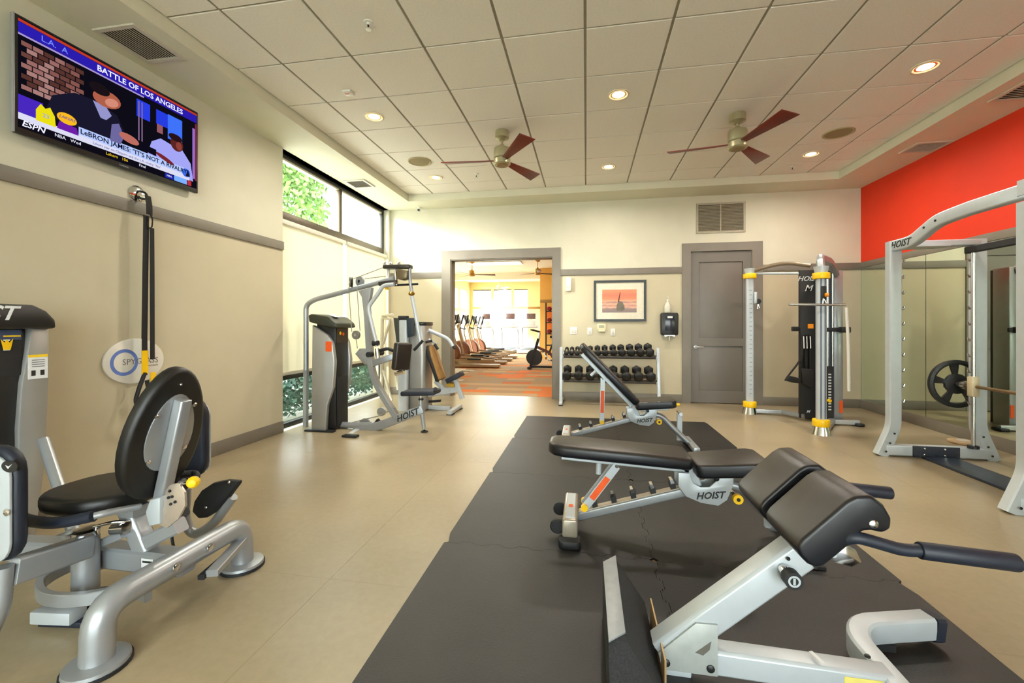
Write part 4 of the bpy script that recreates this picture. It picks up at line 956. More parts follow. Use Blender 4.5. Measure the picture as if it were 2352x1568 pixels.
q = Q(889, 662); MB().lathe([(0.0, -0.018), (0.022, -0.014), (0.022, 0.012), (0.0, 0.018)], q, (0, 0, 1), 14).build('yellow_knob', M_YELLOW, B)
MB().tube([Q(941, 615), Q(942, 645), Q(946, 672)], 0.02, 0.03).build('swing_link', M_SILVER, B)
MB().lathe([(0.0, -0.028), (0.03, -0.02), (0.042, 0), (0.03, 0.02), (0.0, 0.028)], Q(945, 674), (0, 0, 1), 16).build('brass_joint', mat('brass', rgb(190, 150, 70), 0.25, 0.9), B)
MB().tube([Q(946, 680), Q(955, 725), Q(966, 786)], 0.022, 0.1).build('swing_handle', M_PALE, B)
MB().tube([Q(971, 782, YL - 0.02), Q(951, 804, YL - 0.02)], 0.017).build('hand_grip', M_RUBBER, B)
# chest pad, seat, base
pc = Q(923, 818); R_ = Matrix.Rotation(0.12, 3, 'Y') @ Matrix.Rotation(-0.5, 3, 'Z')
MB().box(pc, (0.085, 0.22, 0.32), R_).build('chest_pad', M_VINYLB, B, bevel=0.025, bseg=3)
MB().cyl(Q(908, 858), Q(928, 852), 0.03).build('pad_knob', M_CHROME, B)
MB().tube([Q(760, 975), Q(852, 976)], 0.035).build('base_tube', M_SILVER, B)
base = MB().beam([Q(815, 988), Q(878, 976), Q(972, 938)], 0.07, 0.10, bend=0.15).build('base_beam', M_SILVER, B, bevel=0.004)
d0, d1 = Q(900, 968, YL - 0.0365), Q(965, 942, YL - 0.0365)
text('lettering', 'HOIST', 0.10, M_INK, Q(935, 954, YL - 0.037), d1 - d0, V((-(d1 - d0).z, 0, (d1 - d0).x)), base, 0.001, shear=ITAL, bold=0.002)
MB().beam([Q(824, 985), Q(805, 998, YL - 0.2)], 0.06, 0.035).build('cross_foot', M_PALE, B)
fx = at(805, 999, Z=0.02); MB().box((fx.x, fx.y, 0.012), (0.17, 0.08, 0.022)).build('rubber_foot', M_RUBBER, B, bevel=0.006)
MB().box((Q(967, 900).x, YL, Q(967, 900).z), (0.40, 0.26, 0.055), Matrix.Rotation(-0.05, 3, 'Y')).build('seat', M_BLUEBLK, B, bevel=0.02, bseg=3)
MB().cyl(Q(1000, 893, YL - 0.1), Q(1000, 893, YL + 0.1), 0.022).build('seat_roller', M_RUBBER, B)
MB().cyl(Q(967, 905), Q(967, 940), 0.022).build('seat_stem', M_CHROME, B)
MB().lathe([(0.0, 0), (0.03, 0), (0.03, 0.02), (0.0, 0.02)], Q(967, 918)).build('stem_collar', M_IRON, B)
MB().cyl(Q(966, 922), Q(974, 985), 0.032, r2=0.022).build('front_leg', M_SILVER, B)
q = Q(975, 989); MB().lathe([(0.0, 0.001), (0.042, 0.001), (0.042, 0.012), (0.012, 0.022), (0.0, 0.03)], (q.x, q.y, 0)).build('leveller', M_IRON, B)
MB().tube([Q(800, 972), Q(870, 955), Q(908, 936)], 0.006, 0.03).build('cable', M_CABLE, B)
MB().beam([Q(870, 964), Q(862, 974)], 0.05, 0.04).build('cable_clamp', M_IRON, B)

# ------------------------------------------------------------------ press machine in the corner behind
YC = 5.9
Cm = thing('press_machine', 'grey press machine with tan worn back pad between pulldown machine and opening', 'exercise machine', (-2.2, YC, 0))
K = lambda a, b, y=YC: at(a, b, Y=y)
tx0, tx1 = K(925, 940, 5.72).x, K(975, 940, 5.72).x
MB().prism(rrect(tx1 - tx0, 0.36, 0.06), ((tx0 + tx1) / 2, YC, 0.62), (1, 0, 0), (0, 1, 0), (0, 0, 1), 1.22).build('tower_shroud', M_SHROUD, Cm, bevel=0.02)
MB().bx(tx0 + 0.03, tx0 + 0.09, YC - 0.192, YC - 0.182, 0.02, 1.2).build('stack_slot', M_RUBBER, Cm)
MB().prism(rrect(tx1 - tx0 + 0.02, 0.38, 0.06), ((tx0 + tx1) / 2, YC, 1.245), (1, 0, 0), (0, 1, 0), (0, 0, 1), 0.05).build('tower_cap', M_PLASTIC, Cm, bevel=0.012)
px_prism([(905, 730), (918, 730), (919, 790), (914, 800)], 0.05, Y=5.62).build('side_panel', mat('dark_green_panel', rgb(50, 52, 42), 0.5), Cm, bevel=0.004)
px_prism([(935, 730), (952, 730), (951, 770), (938, 775)], 0.05, Y=5.62).build('side_panel', mat('navy_panel', rgb(34, 44, 56), 0.5), Cm, bevel=0.004)
MB().bx(K(914, 740, 5.6).x, K(934, 740, 5.6).x, 5.60, 5.68, 0.02, K(914, 734, 5.6).z).build('front_column', M_PALE, Cm, bevel=0.015)
MB().bx(K(914, 740, 5.6).x, K(934, 740, 5.6).x, 5.595, 5.685, K(914, 734, 5.6).z, K(914, 725, 5.6).z).build('column_cap', M_RUBBER, Cm, bevel=0.01)
fr = [(873, 722), (905, 722), (908, 770), (900, 900), (872, 900)]
MB().tube([K(876, 895, 6.2), K(878, 728, 6.2), K(905, 735, 6.1), K(915, 895, 6.1)], 0.026, 0.06).build('side_frame', M_BEIGEFR, Cm)
MB().tube([K(878, 725, 6.2), K(903, 722, 6.0)], 0.02).build('side_frame_top', M_BEIGEFR, Cm)
MB().tube([K(880, 790, 6.2), K(898, 730, 6.1)], 0.02).build('frame_brace', M_BEIGEFR, Cm)
MB().tube([K(880, 850, 6.2), K(900, 920, 6.1)], 0.02).build('frame_brace', M_BEIGEFR, Cm)
MB().tube([K(970, 752), K(985, 758), K(1030, 778), K(1040, 795)], 0.028, 0.08).build('press_arm', M_PALE, Cm)
MB().tube([K(1036, 788), K(1046, 801)], 0.022).build('hand_grip', M_RUBBER, Cm)
MB().tube([K(978, 786, 5.75), K(992, 782, 5.75)], 0.018).build('hand_grip', M_RUBBER, Cm)
MB().tube([K(998, 790, 5.75), K(1006, 802, 5.75)], 0.02).build('hand_grip', M_RUBBER, Cm)
MB().tube([K(978, 775), K(1004, 790)], 0.016).build('grip_bar', M_PALE, Cm)
b0, b1 = K(985, 792), K(1012, 876); ax_ = (b0 - b1).normalized(); nf = V((ax_.z, 0, -ax_.x))
MB().prism([(-0.14, -0.26), (0.14, -0.26), (0.15, 0.1), (0.11, 0.27), (-0.11, 0.27), (-0.15, 0.1)], (b0 + b1) / 2, (0, 1, 0), ax_, nf, 0.05).build('back_pad_shell', M_RUBBER, Cm, bevel=0.015)
MB().prism([(-0.13, -0.25), (0.13, -0.25), (0.14, 0.1), (0.10, 0.26), (-0.10, 0.26), (-0.14, 0.1)], (b0 + b1) / 2 + nf * 0.035, (0, 1, 0), ax_, nf, 0.05).build('back_pad', M_TAN, Cm, bevel=0.02, bseg=3)
MB().cyl(K(1005, 872, YC - 0.05), K(1003, 872, YC + 0.05), 0.03).build('pad_pivot', M_RUBBER, Cm)
MB().beam([K(1030, 874), K(1060, 858)], 0.24, 0.07, bend=0).build('seat', M_BLUEBLK, Cm, bevel=0.025, bseg=3)
MB().beam([K(1046, 872), K(1062, 915)], 0.06, 0.07, up=(0, 1, 0)).build('front_upright', M_PALE, Cm)
MB().bx(K(1028, 880).x, K(1045, 880).x, YC - 0.05, YC + 0.05, K(1030, 887).z, K(1030, 879).z).build('seat_carriage', mat('amber_block', rgb(190, 150, 40), 0.4), Cm)
MB().beam([K(980, 905), K(1050, 893)], 0.07, 0.09).build('seat_frame', M_PALE, Cm)
MB().beam([K(1000, 875), K(1025, 900)], 0.05, 0.06, up=(0, 1, 0)).build('back_support', M_PALE, Cm)
MB().beam([K(930, 930), K(1035, 938)], 0.06, 0.06).build('base_beam', M_PALE, Cm)
q = at(1045, 942, Z=0.02); MB().beam([(q.x, q.y - 0.25, 0.035), (q.x, q.y + 0.25, 0.035)], 0.06, 0.05).build('cross_foot', M_PALE, Cm)
for s_ in (-1, 1): MB().box((q.x, q.y + s_ * 0.2, 0.006), (0.09, 0.09, 0.01)).build('rubber_foot', M_RUBBER, Cm)
MB().beam([K(985, 922), K(1012, 920)], 0.05, 0.03).build('foot_pedal', M_RUBBER, Cm)

# ------------------------------------------------------------------ adjustable benches
def bench(x0, y0, ang, lab, grp='adjustable benches on the mats'):
    t = thing('adjustable_bench', lab, 'bench', (x0, y0, ZM), grp)
    z = lambda q: q + ZM
    L = lambda x, y, q: V((x0 + x, y0 + y, ZM + q))
    # rear foot with wheels
    MB().beam([L(0, -0.20, 0.085), L(0, 0.20, 0.085)], 0.085, 0.10).build('rear_foot', mat('champagne_cover', rgb(178, 168, 150), 0.3, 0.5), t, bevel=0.02, bseg=3)
    MB().beam([L(0, -0.17, 0.138), L(0, 0.17, 0.138)], 0.05, 0.006).build('foot_trim', M_PALE, t)
    MB().prism(rrect(0.026, 0.04, 0.012), L(0, -0.02, 0.142), (1, 0, 0), (0, 1, 0), (0, 0, 1), 0.004).build('foot_badge', M_STKO, t)
    for s_ in (-1, 1):
        MB().prism(rrect(0.12, 0.10, 0.03), L(0, s_ * 0.21, 0.021), (1, 0, 0), (0, 1, 0), (0, 0, 1), 0.04).build('rubber_foot', M_RUBBER, t, bevel=0.008)
        w = L(-0.075, s_ * 0.12, 0.06)
        MB().lathe([(0.0, -0.014), (0.034, -0.014), (0.04, -0.008), (0.04, 0.008), (0.034, 0.014), (0.0, 0.014)], w, (0, 1, 0)).build('wheel', M_RUBBER, t)
        MB().beam([w, L(-0.03, s_ * 0.12, 0.075)], 0.02, 0.03).build('wheel_fork', M_PALE, t)
    r0, r1 = L(0.03, 0, 0.075), L(0.72, 0, 0.29); dr = (r1 - r0).normalized(); ur = V((-dr.z, 0, dr.x))
    MB().beam([r0, r1], 0.062, 0.05).build('rail', M_SILVER, t, bevel=0.006)
    MB().beam([r0 + ur * 0.027 + dr * .02, r1 + ur * 0.027], 0.045, 0.006).build('rail_top', mat('tan_rail_top', rgb(186, 172, 152), 0.4, 0.3), t)
    for k in range(5):
        p = r0 + dr * (0.13 + 0.115 * k) + ur * 0.032
        MB().prism([(-0.018, 0), (0.012, 0), (0.016, 0.03), (-0.002, 0.05), (-0.016, 0.044)], p, dr, ur, V((0, 1, 0)), 0.05).build('notch_tooth', M_RUBBER, t)
        MB().prism([(-0.010, 0.03), (0.012, 0.03), (0.008, 0.052), (-0.008, 0.054)], p, dr, ur, V((0, 1, 0)), 0.054).build('tooth_cap', M_CHROME, t)
    # pivot plates
    out = [(0.60, 0.385), (0.60, 0.31), (0.64, 0.255), (0.72, 0.225), (0.81, 0.215), (0.855, 0.25), (0.885, 0.33), (0.89, 0.385), (0.80, 0.385), (0.795, 0.345), (0.765, 0.315), (0.715, 0.312), (0.68, 0.33), (0.665, 0.36), (0.66, 0.385)]
    for s_ in (-1, 1):
        pp = MB().prism(out, L(0, s_ * 0.055, 0), (1, 0, 0), (0, 0, 1), (0, 1, 0), 0.010).build('pivot_plate', M_PALE, t, bevel=0.002)
        if s_ < 0: text('lettering', 'HOIST', 0.052, M_INK, L(0.765, -0.0612, 0.268), (1, 0, 0.12), (-0.12, 0, 1), pp, 0.0006, shear=ITAL, bold=0.0012)
        bolt(t, L(0.80, s_ * 0.061, 0.365), (0, s_, 0), 0.014, M_IRON)
    MB().cyl(L(0.905, -0.085, 0.265), L(0.905, -0.06, 0.265), 0.026).build('yellow_knob', M_YELLOW, t)
    MB().cyl(L(0.905, -0.088, 0.265), L(0.905, -0.085, 0.265), 0.010).build('knob_centre', M_IRON, t)
    MB().cyl(L(0.90, -0.06, 0.27), L(0.90, 0.06, 0.27), 0.012).build('knob_pin', M_CHROME, t)
    # seat
    sc_ = L(0.87, 0, 0.435); Rs = Matrix.Rotation(-0.10, 3, 'Y')
    ex, ez = Rs @ V((1, 0, 0)), Rs @ V((0, 0, 1))
    pad_ = MB().prism([(-0.19, -0.115), (-0.17, -0.135), (0.15, -0.155), (0.19, -0.12), (0.19, 0.12), (0.15, 0.155), (-0.17, 0.135), (-0.19, 0.115)], sc_, ex, (0, 1, 0), ez, 0.075).build('seat', M_VINYLB, t, bevel=0.022, bseg=3)
    second_mat(pad_, M_SIDE_REFL, lambda n: n.z < 0.55)
    MB().beam([sc_ - ex * 0.14 - ez * 0.055, sc_ + ex * 0.13 - ez * 0.055], 0.06, 0.035).build('seat_rail', M_PALE, t)
    MB().cyl(sc_ + ex * 0.20 - ez * 0.03 + V((0, -0.02, 0)), sc_ + ex * 0.235 - ez * 0.03 + V((0, -0.02, 0)), 0.014).build('seat_pull', M_YELLOW, t)
    # backrest
    a = math.radians(ang); hb = L(0.665, 0, 0.405); db = V((-math.cos(a), 0, math.sin(a))); nb = V((math.sin(a), 0, math.cos(a)))
    pad_ = MB().prism([(0.0, -0.12), (0.03, -0.135), (0.70, -0.135), (0.77, -0.11), (0.80, -0.06), (0.80, 0.06), (0.77, 0.11), (0.70, 0.135), (0.03, 0.135), (0.0, 0.12)], hb + nb * 0.048, db, V((0, 1, 0)), nb, 0.07).build('backrest', M_VINYLB, t, bevel=0.022, bseg=3)
    second_mat(pad_, M_SIDE_REFL, lambda n, nb=nb: n.dot(nb) < 0.55)
    MB().beam([hb + db * 0.0 - nb * 0.01, hb + db * 0.72 - nb * 0.01], 0.05, 0.04, up=nb).build('back_rail', M_PALE, t)
    MB().beam([hb + nb * 0.0, L(0.70, 0, 0.30)], 0.07, 0.05, up=(0, 1, 0)).build('hinge_block', M_PALE, t)
    pg = hb + db * 0.50 - nb * 0.028; MB().cyl(pg, pg - nb * 0.07, 0.016).build('peg', M_PALE, t)
    # strut with the orange notice
    s0 = hb + db * 0.40 - nb * 0.03
    s1 = r0 + dr * (0.065 if ang < 20 else 0.355) + ur * 0.045
    ds = (s1 - s0).normalized()
    for s_ in (-1, 1):
        o_ = V((0, s_ * 0.034, 0))
        MB().beam([s0 + o_, s1 + o_], 0.008, 0.045, up=(0, 0, 1) if ang < 20 else (1, 0, 0)).build('strut', M_PALE, t)
    MB().cyl(s0 + V((0, -0.04, 0)), s0 + V((0, 0.04, 0)), 0.010).build('strut_pin', M_CHROME, t)
    us = V((0, 1, 0)).cross(ds)
    Ls = (s1 - s0).length
    MB().prism([(-Ls * .28, -0.017), (Ls * .22, -0.017), (Ls * .22, 0.017), (-Ls * .28, 0.017)], s0.lerp(s1, 0.55) + V((0, -0.0392, 0)), ds, us, (0, 1, 0), 0.001).build('orange_notice', M_STKO, t)
    for s_ in (-1, 1): MB().cyl(s1 + V((0, s_ * 0.04, 0.01)), s1 + V((0, s_ * 0.062, 0.01)), 0.02).build('strut_knob', M_YELLOW, t)
    # front leg and foot
    MB().tube([L(0.80, 0, 0.30), L(0.93, 0, 0.325), L(1.02, 0, 0.22), L(1.20, 0, 0.05)], 0.026, 0.10).build('front_leg', M_SILVER, t)
    MB().beam([L(1.22, -0.22, 0.04), L(1.22, 0.22, 0.04)], 0.06, 0.05).build('front_foot', M_SILVER, t, bevel=0.006)
    for s_ in (-1, 1): MB().box(L(1.22, s_ * 0.20, 0.0085), (0.08, 0.07, 0.015)).build('front_pad', M_RUBBER, t)
    MB().beam([L(1.13, 0.10, 0.05), L(1.13, 0.10, 0.32)], 0.05, 0.035, up=(0, 1, 0)).build('handle_post', M_PALE, t)
    MB().cyl(L(1.13, 0.03, 0.325), L(1.13, 0.17, 0.325), 0.017).build('handle_bar', M_CHROME, t)
    MB().tube([L(1.13, 0.10, 0.05), L(1.22, 0.10, 0.045)], 0.02).build('post_foot', M_SILVER, t)
    return t
bench(-0.09, 2.58, 3, 'adjustable bench laid flat with brown black pads, closer to the viewer')
bench(-0.20, 4.45, 46, 'adjustable bench with its back raised, in front of the dumbbell rack')

# ------------------------------------------------------------------ back extension bench, lower right
YE = 1.55
E_ = thing('back_extension_bench', 'pale grey back extension bench with two split thigh pads and black handles', 'bench', (0.7, YE, ZM))
W = lambda a, b, y=YE: at(a, b, Y=y)
m0, m1 = V((0.30, YE, 0.100)), V((0.95, YE, 0.085))
MB().beam([m0, m1], 0.075, 0.085).build('base_beam', M_PALE, E_, bevel=0.003)
p0, p1 = W(1518, 1490), W(1836, 1262)
up_ = V((-(p1 - p0).z, 0, (p1 - p0).x)).normalized()
MB().beam([p0, p1], 0.085, 0.10, up=up_).build('inclined_post', M_PALE, E_, bevel=0.003)
pd = (p1 - p0).normalized()
MB().beam([p1 - pd * 0.05, p1 + pd * 0.12], 0.06, 0.07, up=up_).build('sliding_post', M_SILVER, E_, bevel=0.003)
MB().beam([p1 - pd * 0.004, p1 + pd * 0.004], 0.092, 0.107, up=up_).build('post_rim', M_INK, E_)
px_prism([(1520, 1535), (1512, 1498), (1598, 1430), (1648, 1434), (1648, 1552)], 0.008, Y=YE - 0.047).build('gusset_plate', mat('gusset_grey', rgb(172, 177, 174), 0.4, 0.2), E_, bevel=0.001)
gp_ = [at(a, b, Y=YE - 0.047) for a, b in ((1520, 1535), (1512, 1498), (1598, 1430), (1648, 1434), (1648, 1552))]
MB().prism([(q.x, q.z) for q in gp_], (0, YE + 0.047, 0), (1, 0, 0), (0, 0, 1), (0, 1, 0), 0.008).build('gusset_plate', MATS['gusset_grey'], E_, bevel=0.001)
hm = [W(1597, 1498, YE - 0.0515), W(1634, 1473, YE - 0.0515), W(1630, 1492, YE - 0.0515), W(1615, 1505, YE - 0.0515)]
MB().prism([(q.x, q.z) for q in hm], (0, YE - 0.0515, 0), (1, 0, 0), (0, 0, 1), (0, 1, 0), 0.001).build('slot_shade_patch', mat('slot_shade', rgb(96, 92, 84), 0.7), E_)  # slot is not cut; the shade inside it is painted as a dark patch
for a, b in ((1530, 1521), (1632, 1535)): bolt(E_, W(a, b, YE - 0.051), (0, -1, 0), 0.013, M_IRON)
bolt(E_, W(1810, 1282, YE - 0.045), (0, -1, 0), 0.006, M_IRON)
q = W(1800, 1305, YE - 0.045)
MB().cyl(q, q + V((0.0, -0.03, -0.004)), 0.017).build('pin_collar', M_CHROME, E_)
MB().cyl(q + V((0.006, -0.026, -0.008)), q + V((0.006, -0.058, -0.008)), 0.027).build('pin_knob', M_RUBBER, E_)
kc = q + V((0.006, -0.059, -0.008))
mb = MB(); vs = []
for i in range(24):
    for r in (0.012, 0.018): vs.append(kc + V((r * math.cos(2 * PI * i / 24), 0, r * math.sin(2 * PI * i / 24))))
mb.add(vs, [(2 * i, 2 * ((i + 1) % 24), 2 * ((i + 1) % 24) + 1, 2 * i + 1) for i in range(24)]).build('knob_ring', M_PALE, E_)
MB().box(kc, (0.007, 0.001, 0.02)).build('knob_mark', M_PALE, E_)
# rear U-shaped foot on the far right
uf = [V((1.285, YE + 0.33, 0.08)), V((1.02, YE + 0.26, 0.08)), V((0.955, YE + 0.17, 0.08)), V((0.955, YE - 0.17, 0.08)), V((1.02, YE - 0.26, 0.08)), V((1.285, YE - 0.33, 0.08))]
MB().beam(uf, 0.07, 0.085, bend=0.09).build('front_foot', M_PALE, E_, bevel=0.003)
for s_ in (-1, 1): MB().beam([V((1.285, YE + s_ * 0.33, 0.077)), V((1.32, YE + s_ * 0.339, 0.072))], 0.074, 0.088).build('end_cap', M_BLUEBLK, E_)
for yy in (YE + 0.28, YE - 0.28): MB().box((1.10, yy, 0.024), (0.06, 0.06, 0.026)).build('rubber_foot', M_RUBBER, E_)
MB().box((0.74, YE - 0.01, 0.1445), (0.012, 0.05, 0.0012), Matrix.Rotation(0.3, 3, 'Z')).build('white_mark', M_STKW, E_)
MB().box((0.86, YE - 0.0385, 0.088), (0.11, 0.001, 0.05)).build('yellow_label', mat('faded_yellow', rgb(222, 206, 110), 0.6), E_)
bolt(E_, (0.915, YE + 0.04, 0.13), (0, 0, 1), 0.009, M_IRON)
MB().box((0.30, YE, 0.031), (0.10, 0.42, 0.04)).build('rear_foot', M_RUBBER, E_, bevel=0.006)
MB().box((0.30, YE, 0.075), (0.09, 0.10, 0.05)).build('rear_block', M_PALE, E_, bevel=0.004)
# foot deck on the left: diamond-plate treads behind the ankles
M_DECK = mat('grit_tread', rgb(40, 41, 44), 0.75, var=0.4, scale=160, bump=0.5, bscale=300)
dx0, dx1 = 0.068, 0.24
MB().prism([(dx0, 0.02), (dx0, 0.243), (dx0 + 0.055, 0.243), (dx1, 0.075), (dx1, 0.02)], (0, 1.605, 0), (1, 0, 0), (0, 0, 1), (0, 1, 0), 0.47).build('foot_deck', M_DECK, E_, bevel=0.003)
MB().prism([(dx0, 1.35), (dx0 + 0.055, 1.40), (dx0 + 0.055, 1.86), (dx0, 1.80)], (0, 0, 0.2465), (1, 0, 0), (0, 1, 0), (0, 0, 1), 0.006).build('deck_plate', mat('deck_grey', rgb(150, 154, 156), 0.45, 0.2), E_, bevel=0.001)
MB().add([(dx0, 1.368, 0.243), (dx0 + 0.055, 1.368, 0.243), (dx1, 1.368, 0.075), (dx1, 1.368, 0.02), (dx0, 1.368, 0.02), (dx0, 1.15, 0.02), (dx1 + 0.03, 1.15, 0.02), (dx1 + 0.03, 1.15, 0.03), (dx0 + 0.05, 1.15, 0.04), (dx0, 1.15, 0.04)],
         [(0, 1, 2, 3, 4), (4, 3, 6, 5), (9, 8, 7, 6, 5), (0, 9, 5, 4), (0, 1, 8, 9), (1, 2, 7, 8), (2, 3, 6, 7)]).build('tread_wedge', M_DECK, E_)
MB().beam([(dx1 + 0.010, YE - 0.12, 0.09), (dx1 + 0.010, YE + 0.20, 0.09)], 0.006, 0.12).build('deck_edge', mat('worn_edge', rgb(176, 148, 104), 0.4, 0.3), E_)
# split pads
for yc, w in ((1.435, 0.225), (1.70, 0.22)):
    prof = [(0.586, 0.600), (0.60, 0.622), (0.71, 0.735), (0.735, 0.752), (0.775, 0.756), (0.803, 0.733), (0.822, 0.698), (0.820, 0.668), (0.80, 0.655), (0.772, 0.660), (0.75, 0.656), (0.730, 0.626), (0.655, 0.550), (0.635, 0.544), (0.615, 0.552), (0.592, 0.575)]
    pad_ = MB().prism(prof, (0, yc, 0.0), (1, 0, 0), (0, 0, 1), (0, 1, 0), w).build('thigh_pad', M_VINYLB, E_, bevel=0.020, bseg=3, ang=50)
    second_mat(pad_, M_SIDE_REFL, lambda n: abs(n.y) > 0.55 or n.z < -0.2)
    bolt(E_, (0.775, yc - w / 2, 0.680), (0, -1, 0), 0.012)
    MB().beam([(0.655, yc, 0.545), (0.725, yc, 0.615)], 0.12, 0.012, up=(-0.7, 0, 0.7)).build('pad_board', M_INK, E_)
MB().beam([(0.69, 1.38, 0.565), (0.69, 1.74, 0.565)], 0.05, 0.03).build('pad_crossbar', M_PALE, E_)
for s_ in (-1, 1):
    y = YE + s_ * 0.235 + 0.01
    MB().tube([(0.68, y + s_ * -0.06, 0.57), (0.725, y, 0.642), (0.78, y, 0.630), (0.85, y, 0.613), (0.90, y, 0.618)], 0.0165, 0.05).build('handle_tube', M_BLUEBLK, E_)
    MB().tube([(0.885, y, 0.617), (1.11, y, 0.604)], 0.0225, 0, 16).build('hand_grip', M_BLUEBLK, E_, bevel=0.004)
px_prism([(1905, 1265), (1935, 1245), (1965, 1262), (1978, 1290), (1955, 1300), (1915, 1290)], 0.006, Y=1.64).build('pad_bracket', M_CHROME, E_, bevel=0.001)

# ------------------------------------------------------------------ dumbbell rack and dumbbells
GY0, GY1 = 6.60, 7.0
rk = thing('dumbbell_rack', 'two-tier pale grey rack holding rows of black dumbbells', 'rack', (0.35, 6.8, 0))
xr0, xr1 = -0.385, 1.06
for x in (xr0, xr1):
    MB().beam([(x, GY0 - 0.03, 0.03), (x, GY0 + 0.10, 0.88)], 0.05, 0.05, up=(1, 0, 0)).build('upright', M_PALE, rk, bevel=0.004)
    MB().beam([(x, GY0 - 0.10, 0.035), (x, GY1, 0.035)], 0.05, 0.05).build('foot_bar', M_PALE, rk, bevel=0.004)
    for y in (GY0 - 0.07, GY1 - 0.06): MB().box((x, y, 0.008), (0.06, 0.07, 0.014)).build('rubber_foot', M_RUBBER, rk)
shelves = []
for z0, yo in ((0.37, 0.0), (0.735, 0.045)):
    for dy in (0.03, 0.24):
        MB().beam([(xr0 + 0.025, GY0 + yo + dy, z0 + dy * 0.25), (xr1 - 0.025, GY0 + yo + dy, z0 + dy * 0.25)], 0.09, 0.035, up=(0, -0.25, 1)).build('tray_rail', mat('dark_tray', rgb(58, 54, 50), 0.5), rk, bevel=0.003)
    for x in (xr0 + 0.03, xr1 - 0.03):
        MB().beam([(x, GY0 + yo - 0.02, z0 - 0.02), (x, GY0 + yo + 0.30, z0 + 0.06)], 0.02, 0.06).build('end_bracket', M_PALE, rk)
        bolt(rk, (x + (0.012 if x > 0 else -0.012), GY0 + yo + 0.03, z0), (1 if x > 0 else -1, 0, 0), 0.01, M_IRON)
def dumbbell(x, y, z, R, L_, lab, grp):
    t = thing('dumbbell', lab, 'dumbbell', (x, y, z), grp)
    tilt = V((0, 1, 0.25)).normalized(); c = V((x, y, z))
    hexo = [(R * math.cos(PI / 3 * i + PI / 6), R * math.sin(PI / 3 * i + PI / 6)) for i in range(6)]
    ey = V((1, 0, 0)).cross(tilt) * -1
    for s_ in (-1, 1):
        o = c + tilt * (s_ * (L_ / 2 - R * 0.38))
        mb = MB(); n = 6; vs = []
        for dd, k in ((-R * 0.55, 0.72), (-R * 0.28, 1.0), (R * 0.28, 1.0), (R * 0.55, 0.72)):
            vs += [o + V((1, 0, 0)) * (a * k) + ey * (b * k) + tilt * dd for a, b in hexo]
        fs = [tuple(range(6))[::-1], tuple(range(18, 24))] + [(r * 6 + i, r * 6 + (i + 1) % 6, (r + 1) * 6 + (i + 1) % 6, (r + 1) * 6 + i) for r in range(3) for i in range(6)]
        mb.add(vs, fs).build('head', M_IRON, t, bevel=R * 0.06, bseg=1)
    MB().cyl(c - tilt * (L_ / 2 - R * 0.7), c + tilt * (L_ / 2 - R * 0.7), 0.014, 10).build('handle', M_STEEL, t)
ord_ = ['first', 'second', 'third', 'fourth', 'fifth', 'sixth', 'seventh', 'eighth', 'ninth', 'tenth', 'eleventh', 'last']
top_px = [(1301, 809), (1313, 809), (1326, 807), (1341, 806), (1356, 805), (1373, 805), (1390, 805), (1409, 805), (1428, 804), (1449, 804), (1470, 804), (1492, 804)]
for k, (a, b) in enumerate(top_px):
    R = 0.034 + 0.0032 * k
    x = at(a, b, Y=GY0 + 0.1).x
    if k == 0: x = max(x, xr0 + 0.065)
    dumbbell(x, GY0 + 0.18, 0.735 + 0.05 + R * 0.93, R, 0.26 + 0.005 * k, '%s black hex dumbbell on the upper tier, counted from the cased opening' % ord_[k], 'dumbbells on the upper tier')
for k in range(8):
    R = 0.073 + 0.0005 * k; x = -0.295 + 0.1775 * k
    dumbbell(x, GY0 + 0.135, 0.37 + 0.05 + R * 0.93, R, 0.33, '%s big black hex dumbbell on the lower tier, counted from the cased opening' % (ord_[k] if k < 7 else 'last'), 'dumbbells on the lower tier')

# ------------------------------------------------------------------ functional trainer in the far right corner
FT = thing('cable_trainer', 'two-column cable trainer with yellow collars and black panel beside the taupe door', 'exercise machine', (2.8, 6.0, 0))
cl, cr_ = V((2.235, 6.40, 0)), V((2.60, 5.32, 0))
def column(c, ztop, n_px):
    MB().cyl(c + V((0, 0, 0.0)), c + V((0, 0, 0.09)), 0.10, 20, 0.075).build('column_base', M_CHROME, FT)
    MB().cyl(c + V((0, 0, 0.09)), c + V((0, 0, 0.17)), 0.085, 16).build('yellow_collar', M_YELLOW, FT, bevel=0.01)
    MB().beam([c + V((0, 0, 0.16)), c + V((0, 0, ztop - 0.12))], 0.095, 0.075, up=(0, 1, 0), b=0.25).build('column', M_PALE, FT)
    MB().cyl(c + V((0, 0, ztop - 0.14)), c + V((0, 0, ztop - 0.07)), 0.085, 16).build('yellow_collar', M_YELLOW, FT, bevel=0.01)
    MB().cyl(c + V((0, 0, ztop - 0.07)), c + V((0, 0, ztop)), 0.06, 16, 0.075).build('column_head', M_PALE, FT)
column(cl, at(1717, 617, Y=6.40).z, 0)
zr = at(1885, 612, Y=5.32).z
column(cr_, zr, 0)
for k in range(24): 
    MB().box((cl.x - 0.0, cl.y - 0.0385 - 0.002, 0.28 + k * 0.062), (0.03, 0.003, 0.012)).build('column_hole', mat('hole_grey', rgb(150, 156, 162), 0.5), FT)
for dx in (-0.02, 0.022): MB().bx(cr_.x + dx - 0.006, cr_.x + dx + 0.006, cr_.y - 0.043, cr_.y - 0.037, 0.18, zr - 0.14).build('column_groove', mat('groove_blue', rgb(96, 104, 124), 0.4), FT)
